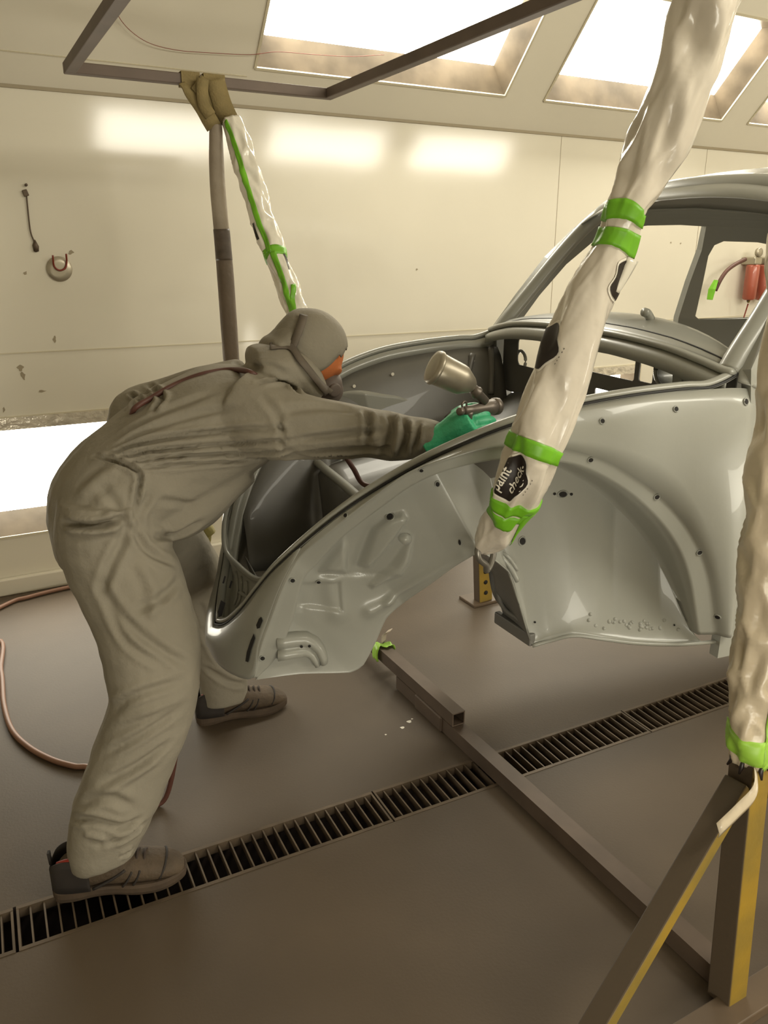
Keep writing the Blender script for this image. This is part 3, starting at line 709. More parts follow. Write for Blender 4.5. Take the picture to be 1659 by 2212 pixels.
# bottom bead and sill flange
cp('bottom_bead', *tube(cr(np.vstack([[(-0.25, -0.632, 0.628)], BOT[:7]]) + np.array([0, 0, -0.004]), 6), 0.0055, 8))
cp('bottom_bead', *tube(cr(np.vstack([[(-0.25, -0.632, 0.628)], BOT[:7]]) + np.array([0, 0, -0.004]), 6), 0.0055, 8), mirror=True)
# front bulkhead facing the nose
e0 = cr(BOT[6:10], 10); wde = np.interp(np.linspace(0, 1, len(e0)), [0, 0.3, 0.7, 1], [0.15, 0.14, 0.12, 0.05])[:, None]
G = np.array([e0 + wde * np.array([[-0.10 * f, f, -0.25 * f * f]]) for f in np.linspace(0, 1, 10)])
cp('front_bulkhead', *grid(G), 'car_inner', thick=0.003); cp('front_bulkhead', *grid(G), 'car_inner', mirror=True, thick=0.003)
cp('channel_end', *bar(BOT[6] + np.array([0.0, 0.0, 0.012]), BOT[6] + np.array([0.02, 0.16, 0.012]), 0.02, 0.035), 'car_inner', smooth=False, bevel=0.004)
for dv, h in ((0.05, 0.09), (0.09, 0.14)):
    P = cr([BOT[6] + np.array([0.012, dv, 0.05]), BOT[6] + np.array([0.035, dv + 0.06, 0.045 + h * .3]), BOT[6] + np.array([0.04, dv + 0.10, h + 0.06])], 6); cp('pressed_rib', *tube(P, 0.006, 8), 'car_inner')
# rounded hump over the foot well
P = cr(K([(1040, 1194, -.42), (1075, 1196, -.455), (1100, 1222, -.47), (1118, 1255, -.475)]), 6); cp('arch_bead', *tube(P, 0.007, 8))
P = cr(K([(1062, 1188, -.43), (1095, 1200, -.468), (1118, 1232, -.475)]), 6); cp('arch_bead', *tube(P, 0.0045, 8))

# bumper bracket on the front inner fender
def sweep(path, prof, name, mt='car', **k):
    """path of (pt, out, up); prof of (out, up) offsets in metres."""
    G = np.array([[p + o_ * a_ + u_ * b__ for a_, b__ in prof] for p, o_, u_ in path]); return cp(name, *grid(G), mt, **k)
outv = nrm((0.25, -1, 0.1)); pa = []
for (x, y), s in zip(((600, 1396), (620, 1393), (640, 1390), (656, 1389), (670, 1393), (681, 1403), (688, 1416), (692, 1428)), (1, 1, 1, 1, 0.85, 0.7, 0.6, 0.5)):
    pa.append((cv(x, y, -.288), outv, s))
path = []
for i, (p, n, s) in enumerate(pa):
    d = nrm(pa[min(i + 1, len(pa) - 1)][0] - pa[max(i - 1, 0)][0]); upv = nrm(np.cross(n, d)); upv = upv if upv[2] > -0.2 else -upv
    path.append((p, n, upv * s))
prof = [(0.0, 0.040), (0.018, 0.038), (0.030, 0.033), (0.036, 0.024), (0.036, 0.012), (0.030, 0.004), (0.024, 0.0), (0.030, -0.005), (0.036, -0.012), (0.034, -0.026), (0.022, -0.031), (0.0, -0.033)]
br = sweep(path, prof, 'bumper_bracket', thick=0.002)
for x, y in ((651, 1386), (668, 1385)):
    p, n = cv(x, y, -.292), outv; V = [p + n * 0.0345 + nrm(np.cross(n, (0, 0, 1))) * math.cos(q) * 0.004 + np.array([0, 0, 1]) * math.sin(q) * 0.004 for q in np.linspace(0, 6.283, 9)[:-1]]; cp('bracket_hole', V, [tuple(range(8))], 'hole', parent=br, smooth=False)
# slots in the apron beside the fender seam
def slot(pts, v, off=0.006):
    P = []
    for x, y in pts: p, n = on_panel(x, y, GA); P.append(p + n * 0.004)
    return cp('apron_slot', P, [tuple(range(len(P)))], 'hole', smooth=False)
slot([(567, 1332), (570, 1340), (564, 1356), (558, 1358), (556, 1350), (562, 1336)], -.325, .022)
slot([(551, 1368), (554, 1378), (545, 1405), (539, 1430), (533, 1428), (536, 1408), (544, 1384)], -.305, .022)

# panel inside the nose of the hood opening, with ribs and latch slot
LI = inward(LOOP, 0.040, -0.012); nl = len(LOOP); ic = len(HALF) - 1
idx = [(ic + k) % nl for k in range(-48, 49)]
rim = LI[idx]; s_ = np.linspace(-1, 1, len(idx))
inn = cr(K([(636, 1194, -.325), (605, 1222, -.26), (572, 1250, -.13), (547, 1248, -.03), (515, 1222, .06), (489, 1192, .14), (484, 1150, .21), (490, 1105, .27), (515, 1050, .325)]), 10)
inn = np.array([[np.interp(x, np.linspace(0, 1, len(inn)), inn[:, k]) for k in range(3)] for x in np.linspace(0, 1, len(idx))])
G = np.array([rim * (1 - f) + inn * f + np.array([-0.02 * math.sin(math.pi * f), 0, -0.012 * math.sin(math.pi * f)]) for f in np.linspace(0, 1, 8)])
lp_ = cp('lock_panel', *grid(G), 'car', thick=0.003)
cp('panel_rim', *tube(inn, 0.008, 8), 'car', parent=lp_)
for sx in (-0.14, -0.03, 0.08):
    j = int((sx + 1) / 2 * (len(idx) - 1)); P = np.array([G[r, j] for r in range(2, 7)]) + np.array([0.003, 0, 0.003]); cp('pressed_rib', *tube(P, 0.0045, 8), 'car', parent=lp_)
P = np.array([G[4, j] for j in range(30, 50)]) + np.array([0.004, 0, 0.004]); cp('cross_rib', *tube(P, 0.006, 8), 'car', parent=lp_)
V = K([(482, 1300, -0.03), (492, 1306, -0.03), (484, 1334, -0.03), (477, 1337, -0.03), (475, 1325, -0.03)]) + np.array([0.006, 0, 0.006]); cp('latch_slot', V, [tuple(range(5))], 'hole', parent=lp_, smooth=False)
for x, y in ((500, 1258), (514, 1268)):
    V = K([(x - 4, y + 8, 0.0), (x + 1, y - 8, 0.0), (x + 4, y - 6, 0.0), (x, y + 9, 0.0)]) + np.array([0.0, 0, 0.0]); cp('latch_slot', V + np.array([0.02, 0, 0.012]), [(0, 1, 2, 3)], 'hole', parent=lp_, smooth=False)

# luggage well: tank shelf, spare wheel well, inner walls
def halfw(u): return float(np.interp(u, [-0.05, 0.3, 0.6, 0.75, 0.9, 1.0, 1.06], [0.50, 0.45, 0.40, 0.34, 0.27, 0.22, 0.16]))
prof_ = [(-0.04, 1.13), (0.02, 1.10), (0.12, 1.06), (0.30, 1.02), (0.50, 0.985), (0.70, 0.955), (0.735, 0.945), (0.75, 0.92), (0.755, 0.80), (0.77, 0.66), (0.82, 0.615), (0.90, 0.60), (0.98, 0.62), (1.02, 0.68), (1.035, 0.74)]
G = np.array([[(u, v * halfw(u) * (0.98 if w > 0.9 else 0.8), w + 0.012 * math.cos(v * 9) * (w > 0.94)) for v in np.linspace(-1, 1, 25)] for u, w in prof_])
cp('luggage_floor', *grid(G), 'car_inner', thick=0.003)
cp('cross_member', *tube(np.array([(0.745, v, 0.957 - 0.02 * v * v) for v in np.linspace(-0.43, 0.43, 14)]), 0.014, 10), 'car')
for s in (False, True):
    rr_ = []
    for f in np.linspace(0, 1, 8):
        row = []
        for u in np.linspace(-0.02, 1.02, 40):
            ih = int(np.argmin(np.abs(HN[:, 0] - u))); top = np.array([np.interp(u, HN[::-1, 0][::1] if HN[0, 0] > HN[-1, 0] else HN[:, 0], HN[::-1, k] if HN[0, 0] > HN[-1, 0] else HN[:, k]) for k in range(3)]); top[0] = u
            lw = float(np.interp(u, [-0.02, 0.7, 0.76, 1.02], [1.08, 0.95, 0.62, 0.68])); lv = -halfw(u) * (0.97 if lw > 0.9 else 0.8)
            a_ = np.array([u, top[1] + 0.045, top[2] - 0.03]); b__ = np.array([u, lv, lw]); p = a_ * (1 - f) + b__ * f
            p[1] = a_[1] * (1 - f ** 0.6) + b__[1] * f ** 0.6; row.append(p)
        rr_.append(row)
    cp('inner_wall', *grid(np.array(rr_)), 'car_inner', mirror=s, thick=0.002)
# folded gusset at the far rear corner of the luggage well and pressed ribs
for s in (False, True):
    for P in ([(0.10, -.54, 1.26), (0.13, -.515, 1.18), (0.16, -.49, 1.10), (0.24, -.44, 1.05)], [(0.02, -.55, 1.28), (0.03, -.52, 1.2), (0.05, -.48, 1.12)]):
        cp('pressed_rib', *tube(cr(P, 6), 0.012, 8), 'car_inner', mirror=s)
for x, y in ((848, 808), (765, 834), (968, 903), (1022, 779)):      # white discs on the far inner wall, painting in light through screw holes
    d = ray(x, y); C2 = np.array([(CAM - CO) @ CL, (CAM - CO) @ CT, CAM[2]]); D2 = np.array([d @ CL, d @ CT, d[2]]); G_ = (np.array(rr_) * np.array([1, -1, 1])).reshape(-1, 3)
    rel = G_ - C2; tp = rel @ D2 / (D2 @ D2); i = int(np.argmin(np.linalg.norm(rel - np.outer(tp, D2), axis=1))); p = C2 + D2 * (tp[i] - 0.012)
    cp('screw_hole_light', [p + np.array([math.cos(a) * 0.006, -0.002, math.sin(a) * 0.006]) for a in np.linspace(0, 6.283, 9)[:-1]], [tuple(range(8))], 'paper_white', smooth=False)
# dashboard panel with its openings, in the plane u = -0.05
def du(x, y): p = cv(x, y, u=-0.05); return (p[1], p[2])
def rrect(x0, x1, y0, y1, r, n=4):
    P = []
    for cx_, cy_, a0 in ((x1 - r, y1 - r, 0), (x0 + r, y1 - r, 90), (x0 + r, y0 + r, 180), (x1 - r, y0 + r, 270)):
        P += [(cx_ + r * math.cos(math.radians(a0 + 90 * k / n)), cy_ + r * math.sin(math.radians(a0 + 90 * k / n))) for k in range(n + 1)]
    return P
dtop = [(v, float(np.interp(abs(v), [0, .2, .38, .5, .58], [1.385, 1.382, 1.37, 1.352, 1.335]))) for v in np.linspace(-0.58, 0.58, 25)]
outer = [(-0.58, 1.12)] + [(0.58, 1.12)] + dtop[::-1]
holes = [rrect(0.25, 0.475, 1.225, 1.322, 0.02), rrect(-0.195, 0.02, 1.258, 1.322, 0.008), rrect(-0.275, -0.215, 1.262, 1.322, 0.006),
         [(-0.352 + 0.062 * math.cos(a), 1.302 + 0.046 * math.sin(a)) for a in np.linspace(0, 6.283, 25)[:-1]], rrect(-0.107, -0.012, 1.170, 1.212, 0.004)]
V, F = polyholes(outer, holes)
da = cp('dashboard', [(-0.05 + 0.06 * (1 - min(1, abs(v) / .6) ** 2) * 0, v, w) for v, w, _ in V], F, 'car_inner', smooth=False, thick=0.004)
cp('gauge_ring', *ctube(np.array([(-0.045, -0.352 + 0.064 * math.cos(a), 1.302 + 0.048 * math.sin(a)) for a in np.linspace(0, 6.283, 29)[:-1]]), 0.006, 8), 'car', parent=da)
cp('gauge_tube', *grid(np.array([[(u, -0.352 + 0.064 * math.cos(a), 1.302 + 0.048 * math.sin(a)) for a in np.linspace(0, 6.283, 29)] for u in (-0.045, -0.10, -0.14)])), 'car', parent=da)
cp('column_bracket', *bar((-0.09, -0.36, 1.22), (-0.09, -0.345, 1.36), 0.04, 0.05, up=(1, 0, 0)), 'car', smooth=False, bevel=0.004)
V = [(-0.06, 0.475 + 0.0, 1.235)]; P = np.array([(-0.06, 0.47 + 0.035 * math.cos(a), 1.238 + 0.035 * math.sin(a)) for a in np.linspace(0, 6.283, 20)[:-1]]); cp('tank_filler_ring', *ctube(P, 0.006, 8), 'car')

# cowl between hood opening and windscreen
ck = 21; vv = np.linspace(-0.60, 0.60, ck); rows = []
for f in np.linspace(0, 1, 9):
    row = []
    for v in vv:
        fr = np.array([np.interp(abs(v), [0, .2, .38, .5, .58, .612], [0.0, 0.0, 0.0, -.005, -.012, -.018]), v, np.interp(abs(v), [0, .2, .38, .5, .58, .612], [1.392, 1.389, 1.378, 1.360, 1.343, 1.332])])
        bk = np.array([-0.155 + 0.10 * (v / .58) ** 2, v * 0.975, 1.432 - 0.06 * (abs(v) / .58) ** 2.2])
        p = fr * (1 - f) + bk * f; p[2] += 0.010 * math.sin(math.pi * f); row.append(p)
    rows.append(row)
cp('cowl', *grid(np.array(rows)), thick=0.003)
cp('cowl_seam', *tube(np.array(rows[2]) + np.array([0, 0, 0.0015]), 0.0022, 6), 'seal')
cp('wiper_spindle', *tube(cr([(-0.115, -0.16, 1.425), (-0.10, -0.16, 1.443), (-0.085, -0.165, 1.448)], 4), [0.013] * 9, 10), 'car')
def sv(u, w): return (0.62 - max(0, w - 1.30) * 0.235) * (1 - 0.11 * max(0, (-u - 1.1) / 1.5) ** 2)
wt = lambda u: float(np.interp(u, [-2.72, -2.66, -2.5, -2.3, -2.0, -1.7, -1.4, -1.1, -0.8, -0.55, -0.37, -0.30], [0.72, 0.90, 1.16, 1.36, 1.56, 1.67, 1.735, 1.765, 1.775, 1.765, 1.735, 1.70]))
# side frames: hinge post, windscreen pillar, door opening, quarter window, rear side
sideo = [(-0.045, 0.60), (-0.045, 1.20), (-0.03, 1.345), (-0.10, 1.45), (-0.20, 1.59), (-0.30, 1.69)] + [(u, wt(u)) for u in np.linspace(-0.37, -2.72, 30)] + [(-2.70, 0.62), (-2.42, 0.60)] + [(-2.0 + 0.40 * math.cos(a), 0.62 + 0.38 * math.sin(a)) for a in np.linspace(math.pi, 0, 14)][::1] + [(-1.56, 0.60)]
door = [(-0.115, 0.74), (-0.115, 1.0), (-0.115, 1.25), (-0.125, 1.36), (-0.19, 1.46), (-0.28, 1.57), (-0.37, 1.645), (-0.47, 1.69), (-0.60, 1.708), (-0.75, 1.712), (-0.875, 1.708), (-0.885, 1.62), (-0.87, 1.5), (-0.862, 1.36), (-0.86, 1.0), (-0.85, 0.80), (-0.80, 0.74)]
qwin = [(-0.945, 1.365), (-0.935, 1.5), (-0.925, 1.60), (-0.94, 1.64), (-0.98, 1.655), (-1.15, 1.652), (-1.32, 1.63), (-1.42, 1.58), (-1.47, 1.48), (-1.46, 1.39), (-1.42, 1.355), (-1.2, 1.35), (-0.97, 1.35)]
V, F = polyholes(sideo, [door, qwin])
for s in (False, True):
    sf_ = cp('side_frame', [(u, -sv(u, w), w) for u, w, _ in V], F, mirror=s, smooth=False, thick=0.03, offset=-1 if not s else -1)
# windscreen frame: pillars and header in one sweep
wp = [(-0.02, -0.580, 1.335), (-0.055, -0.573, 1.382), (-0.12, -0.562, 1.46), (-0.22, -0.540, 1.585), (-0.30, -0.515, 1.68), (-0.345, -0.475, 1.735), (-0.345, -0.40, 1.765), (-0.330, -0.25, 1.785), (-0.32, 0.0, 1.795)]
WP = cr(np.vstack([wp, (np.array(wp) * [1, -1, 1])[::-1][1:]]), 6)
cp('windscreen_frame', *tube(WP, 0.031, 14, flat=0.8))
# roof
US = [-0.30, -0.33, -0.37, -0.42, -0.5, -0.62, -0.8, -1.0, -1.25, -1.5, -1.75, -2.0, -2.2, -2.4, -2.55, -2.66, -2.72]
rows = []
for u in US:
    row = []; we = wt(u); ve = sv(u, we); cr_ = float(np.interp(u, [-2.72, -2.4, -1.6, -0.5, -0.33, -0.30], [0.02, 0.06, 0.10, 0.085, 0.070, 0.06]))
    for v in np.linspace(-1, 1, 29):
        f = 1 - abs(v) ** 2.6; row.append((u + (0.05 * f if u > -0.36 else 0.05 * f * max(0, (u + 0.8) / 0.44)), v * ve, we + cr_ * f))
    rows.append(row)
ro = cp('roof', *grid(np.array(rows), flip=False), thick=0.004)
for s in (False, True):
    cp('rain_gutter', *tube(np.array([(u, -sv(u, wt(u)) - 0.004, wt(u) - 0.004) for u in np.linspace(-0.32, -2.2, 40)]), 0.007, 8), mirror=s)
# sills, floor edge and rear closing panel
for s in (False, True):
    cp('sill', *bar((-0.10, -0.55, 0.665), (-1.62, -0.56, 0.665), 0.10, 0.11), mirror=s, smooth=False, bevel=0.015)
G = np.array([[(-2.66 - 0.05 * math.sin(math.pi * f), v * 0.52, 0.62 + 0.5 * f) for v in np.linspace(-1, 1, 9)] for f in np.linspace(0, 1, 6)]); cp('rear_apron', *grid(G), thick=0.004)
# A-post skin between cowl and the near door edge
for s in (False, True):
    a_ = cr([(-0.012, -0.622, 1.318), (-0.03, -0.603, 1.350), (-0.055, -0.585, 1.374), (-0.075, -0.572, 1.41), (-0.12, -0.560, 1.47), (-0.18, -0.545, 1.54)], 5); b__ = cr([(-0.068, -0.640, 1.298), (-0.073, -0.637, 1.335), (-0.082, -0.629, 1.372), (-0.10, -0.617, 1.42), (-0.15, -0.600, 1.485), (-0.215, -0.580, 1.56)], 5)
    G = np.array([a_ * (1 - f) + b__ * f + np.array([0, -0.012 * math.sin(math.pi * f), 0]) for f in np.linspace(0, 1, 6)]); cp('post_skin', *grid(G), mirror=s, thick=0.003)

# ================================================================== THE PAINTER
from mathutils.bvhtree import BVHTree
def limb(rs, n=22, sub=4, power=2.3, tip=(0.0, 0.0)):
    """closed loft through rings (px, py, Y, half width in photo px, half depth in m)."""
    Q = []
    for x, y, Y, hw, dep in rs:
        p = at(x, y, Y=Y); Q.append(np.r_[p, hw / FPX * ((p - CAM) @ FW), dep])
    Q = cr(np.array(Q), sub); P = Q[:, :3]; T = np.gradient(P, axis=0); rings = []
    for i in range(len(P)):
        tx = nrm([T[i][0], 0, T[i][2]]); e1 = np.array([-tx[2], 0, tx[0]]); e2 = np.array([0, 1.0, 0]); e2 = nrm(e2 - nrm(T[i]) * (e2 @ nrm(T[i])))
        ring = []
        for k in range(n):
            a = 2 * math.pi * k / n; c, s = math.cos(a), math.sin(a)
            ring.append(P[i] + e1 * Q[i, 3] * math.copysign(abs(c) ** (2 / power), c) + e2 * Q[i, 4] * math.copysign(abs(s) ** (2 / power), s))
        rings.append(ring)
    return loft(rings)
def remesh(parts, voxel, smooth=4, fac=0.5):
    m = MB()
    for V, F in parts: m.add(V, F)
    me = bpy.data.meshes.new('tmp'); me.from_pydata(m.V, [], m.F)
    bm = bmesh.new(); bm.from_mesh(me); bmesh.ops.recalc_face_normals(bm, faces=bm.faces); bm.to_mesh(me); bm.free()
    o = bpy.data.objects.new('tmp', me); col.objects.link(o)
    r = o.modifiers.new('r', 'REMESH'); r.mode = 'VOXEL'; r.voxel_size = voxel
    if smooth: s = o.modifiers.new('s', 'SMOOTH'); s.iterations = smooth; s.factor = fac
    e = evalmesh(o); V = np.array([v.co[:] for v in e.vertices]); F = [tuple(p.vertices) for p in e.polygons]
    bpy.data.objects.remove(o); bpy.data.meshes.remove(me); bpy.data.meshes.remove(e)
    return V, F
def normals(V, F):
    me = bpy.data.meshes.new('tmp'); me.from_pydata(V.tolist(), [], F); me.update()
    N = np.array([v.normal[:] for v in me.vertices]); bpy.data.meshes.remove(me); return N
def cast(bvh, x, y):
    d = ray(x, y); h = bvh.ray_cast(Vector(CAM), Vector(nrm(d)))
    return np.array(h[0]) if h[0] is not None else None
def folds(V, F, strokes, passes=1):
    bvh = BVHTree.FromPolygons(V.tolist(), F); N = normals(V, F); D = np.zeros(len(V))
    for pts, w, h in strokes:
        P = cr(np.array(pts, float), 8); Q = [cast(bvh, *p) for p in P]; Q = [q for q in Q if q is not None]
        if len(Q) < 2: continue
        best = np.full(len(V), 9.0); tp = np.zeros(len(V)); m_ = len(Q) - 1
        for i in range(m_):
            if np.linalg.norm(Q[i + 1] - Q[i]) > 0.12: continue
            ab = Q[i + 1] - Q[i]; t_ = np.clip(((V - Q[i]) @ ab) / (ab @ ab + 1e-9), 0, 1); d = np.linalg.norm(V - Q[i] - t_[:, None] * ab, axis=1)
            b = d < best; best = np.where(b, d, best); tp = np.where(b, (i + t_) / m_, tp)
        prof = np.exp(-(best / w) ** 2) - 0.55 * np.exp(-((best - 1.9 * w) / (0.9 * w)) ** 2)
        D += h * prof * np.minimum(1, np.minimum(tp, 1 - tp) * 5 + 0.15)
    return V + N * D[:, None]
person = root('person', (0.35, 2.12, 0.0), 'painter in dusty grey hooded coverall bending over the nose of the car body', 'person')

torso = [(196, 1215, 2.12, 70, .16), (205, 1150, 2.12, 96, .19), (232, 1080, 2.12, 114, .205), (300, 1020, 2.12, 118, .20), (385, 968, 2.12, 128, .195), (470, 915, 2.12, 122, .205), (545, 880, 2.11, 100, .20), (595, 845, 2.10, 66, .13), (622, 820, 2.09, 44, .075)]
arm_n = [(520, 890, 2.00, 92, .10), (590, 912, 1.93, 82, .095), (660, 922, 1.88, 70, .085), (730, 928, 1.83, 60, .075), (800, 935, 1.78, 53, .068), (850, 942, 1.745, 53, .064), (893, 945, 1.70, 44, .056), (930, 942, 1.655, 33, .044), (950, 940, 1.635, 26, .036)]
arm_f = [(520, 842, 2.24, 66, .09), (440, 848, 2.32, 55, .075), (350, 870, 2.40, 48, .07), (290, 892, 2.44, 50, .066), (285, 940, 2.45, 46, .06), (330, 1010, 2.44, 42, .055), (390, 1085, 2.42, 36, .05), (420, 1125, 2.41, 28, .042)]
leg_n = [(238, 1085, 2.03, 108, .13), (238, 1160, 2.02, 113, .135), (275, 1250, 1.985, 112, .13), (316, 1350, 1.93, 108, .118), (330, 1440, 1.885, 101, .108), (330, 1520, 1.87, 90, .100), (300, 1610, 1.862, 88, .096), (265, 1700, 1.85, 86, .094), (235, 1775, 1.84, 82, .090), (222, 1830, 1.838, 70, .078), (226, 1852, 1.836, 66, .072)]
leg_f = [(300, 1120, 2.23, 92, .125), (362, 1180, 2.36, 82, .115), (418, 1260, 2.45, 72, .10), (452, 1340, 2.48, 66, .092), (474, 1410, 2.485, 61, .086), (482, 1465, 2.485, 54, .080), (484, 1510, 2.485, 50, .070)]
collar = [(546, 790, 2.09, 40, .12), (574, 788, 2.085, 45, .135), (614, 800, 2.08, 52, .13), (650, 828, 2.075, 46, .115), (676, 850, 2.07, 30, .09)]
belly = [(300, 1080, 2.12, 75, .17), (370, 1085, 2.12, 72, .17), (440, 1040, 2.11, 66, .16), (520, 985, 2.08, 50, .13)]
V, F = remesh([limb(torso), limb(arm_n), limb(arm_f), limb(leg_n), limb(leg_f), limb(collar), limb(belly)], 0.0062, 9)
N = normals(V, F)
dn = np.array([0.0045 * nz(v + np.array([3.1, 0, 0]), 9) + 0.003 * nz((v[0] * 8 + v[2] * 14, v[1] * 14, v[2] * 22), 1) for v in V]); V = V + N * dn[:, None]
ST = [  # tension folds fanning from the waist to the arm
    ([(228, 985), (330, 952), (480, 932), (600, 925)], .007, -.010), ([(240, 992), (360, 972), (520, 958), (640, 950)], .006, -.011), ([(262, 1000), (400, 986), (540, 978), (640, 972)], .006, -.011),
    ([(285, 1010), (420, 1002), (560, 992)], .006, -.009), ([(235, 972), (320, 930), (430, 895), (520, 880)], .009, -.007), ([(250, 945), (350, 890), (460, 850)], .010, -.007),
    ([(640, 950), (740, 938), (830, 930)], .008, -.009), ([(560, 992), (680, 975), (800, 968), (850, 975)], .007, -.009), ([(600, 985), (700, 985), (790, 983)], .006, -.007), ([(600, 890), (690, 880), (770, 890)], .012, -.007), ([(560, 850), (600, 900), (610, 960)], .010, -.005),
    ([(600, 918), (612, 930)], .006, -.010), ([(600, 956), (614, 962)], .006, -.010),
    ([(203, 985), (260, 1000), (300, 1022), (298, 1060), (288, 1120)], .006, -.012), ([(215, 1050), (250, 1090), (262, 1140)], .012, -.007), ([(160, 1080), (220, 1030), (260, 1015)], .016, .008),
    ([(138, 1130), (175, 1136), (215, 1134), (268, 1118)], .008, -.018), ([(140, 1145), (200, 1152), (262, 1140)], .012, .010), ([(270, 1120), (268, 1160), (235, 1230), (215, 1290)], .012, -.012), ([(278, 1130), (320, 1190), (380, 1220)], .010, -.012),
    ([(330, 1060), (300, 1110), (305, 1150)], .010, -.008), ([(340, 1080), (420, 1090)], .010, -.006), ([(330, 1160), (380, 1155), (440, 1125)], .010, -.014),
    ([(210, 1250), (260, 1330), (340, 1400), (412, 1440)], .012, -.012), ([(225, 1300), (280, 1390), (360, 1440)], .010, -.010), ([(390, 1250), (350, 1290), (290, 1320)], .012, -.010), ([(300, 1210), (330, 1270), (330, 1350)], .014, .008),
    ([(245, 1530), (300, 1500), (400, 1470)], .012, -.012), ([(240, 1560), (310, 1540), (410, 1500)], .012, .008), ([(225, 1630), (300, 1590), (395, 1530)], .010, -.010), ([(220, 1690), (300, 1650), (370, 1600)], .010, -.010), ([(210, 1720), (270, 1690), (345, 1640)], .010, .007),
    ([(155, 1768), (200, 1772), (260, 1785), (300, 1770)], .009, -.016), ([(165, 1740), (230, 1722), (290, 1745)], .012, -.010), ([(240, 1820), (280, 1800), (310, 1780)], .008, -.012), ([(180, 1800), (230, 1812)], .010, .010), ([(262, 1850), (285, 1835)], .006, -.010),
    ([(788, 886), (796, 915), (792, 960)], .008, -.010), ([(838, 890), (846, 925), (830, 985)], .009, -.013), ([(872, 905), (880, 940), (868, 985)], .008, -.011), ([(905, 915), (900, 950), (890, 975)], .007, -.010), ([(810, 885), (815, 930), (810, 980)], .010, .007), ([(860, 895), (862, 940), (850, 985)], .008, .009),
    ([(540, 800), (580, 790), (620, 810)], .010, -.007), ([(560, 825), (610, 830), (650, 850)], .008, -.012), ([(320, 830), (350, 860), (330, 890)], .008, -.009), ([(280, 850), (310, 870)], .006, -.012), ([(285, 880), (300, 860), (345, 845)], .008, -.008),
    ([(440, 1360), (470, 1420), (520, 1460)], .010, -.010), ([(440, 1440), (490, 1470), (530, 1480)], .010, -.010), ([(430, 1300), (450, 1350)], .010, -.008)]
V = folds(V, F, [(p, w * 0.95, h * (1.45 if w < 0.0085 else 0.85)) for p, w, h in ST])
cov = obj('coverall', V, F, 'coverall', person)
bvh = BVHTree.FromPolygons(V.tolist(), F)

# body under the clothes: one continuous figure
def slim(rs, k): return [(x, y, Y, h * k, d * k) for x, y, Y, h, d in rs]
hc = at(670, 760, Y=2.085); fdir = nrm(np.array([0.55, -0.10, -0.83])); hup = nrm(np.array([0.83, 0.0, 0.55])); hside = np.cross(fdir, hup)
def ell(c, ax, rad, n=20, m_=14, shape=None):
    rings = []
    for i in range(m_ + 1):
        ph = math.pi * i / m_ - math.pi / 2; ph = max(-1.50, min(1.50, ph))
        ring = []
        for k in range(n):
            a = 2 * math.pi * k / n; q = np.array([math.cos(ph) * math.cos(a), math.cos(ph) * math.sin(a), math.sin(ph)])
            r = rad * (shape(q) if shape is not None else 1.0); ring.append(np.array(c) + ax[0] * q[0] * r[0] + ax[1] * q[1] * r[1] + ax[2] * q[2] * r[2])
        rings.append(ring)
    return loft(rings)
AX = (fdir, hside, hup)
def hl(f, s, u): return hc + fdir * f + hside * s + hup * u
head = ell(hc, AX, np.array([0.100, 0.074, 0.100]))
jaw = ell(hl(0.035, 0, -0.050), AX, np.array([0.060, 0.056, 0.060])); nose = ell(hl(0.098, 0, -0.018), AX, np.array([0.022, 0.015, 0.026])); brow = ell(hl(0.080, 0, 0.028), AX, np.array([0.022, 0.055, 0.016])); lips = ell(hl(0.088, 0, -0.062), AX, np.array([0.012, 0.024, 0.012]))
ears = [ell(hl(-0.01, s * 0.078, -0.01), AX, np.array([0.020, 0.010, 0.032])) for s in (-1, 1)]
neck = tube([hl(-0.04, 0, -0.05), at(612, 835, Y=2.1), at(560, 880, Y=2.11)], [0.058, 0.062, 0.08], 14)
bv, bf = remesh([head, jaw, nose, brow, lips, neck] + ears + [limb(slim(q, k_)) for q, k_ in ((torso, 0.62), (arm_n, 0.5), (arm_f, 0.5), (leg_n, 0.6), (leg_f, 0.6))], 0.009, 3)
obj('body', bv, bf, 'skin', person)
for s in (-1, 1):
    o = obj('eye', *ell(hl(0.070, s * 0.031, 0.008), AX, np.array([0.013, 0.014, 0.012]), 12, 8), 'paper_white', person); obj('iris', *ell(hl(0.0815, s * 0.031, 0.006), AX, np.array([0.003, 0.006, 0.006]), 10, 6), 'ink', o)

# hood cap of stretchy cloth with its headband and strap
def capshape(q): return 1.0 + 0.012 * math.sin(q[2] * 7 + q[1] * 4) + 0.018 * nz(q * 2.0 + 5)
cv_, cf_ = ell(hl(-0.010, 0, 0.004), AX, np.array([0.110, 0.094, 0.110]), 48, 40, capshape)
cv_ = np.array(cv_); keep = (cv_ - hc) @ fdir < 0.052
cf2 = [f for f in cf_ if all(keep[i] for i in f)]
obj('hood_cap', cv_, cf2, 'hood_cloth', person, thick=0.004, offset=1)
bc, bfm = remesh([limb([(600, 740, 2.09, 22, .07), (588, 752, 2.09, 24, .075), (592, 775, 2.09, 26, .075)]), limb([(606, 745, 2.085, 30, .07), (630, 730, 2.085, 34, .075), (655, 735, 2.085, 30, .07)])], 0.006, 4)
obj('hood_gather', bc, bfm, 'hood_cloth', person)
capb = BVHTree.FromPolygons(cv_.tolist(), [tuple(f) for f in cf_])
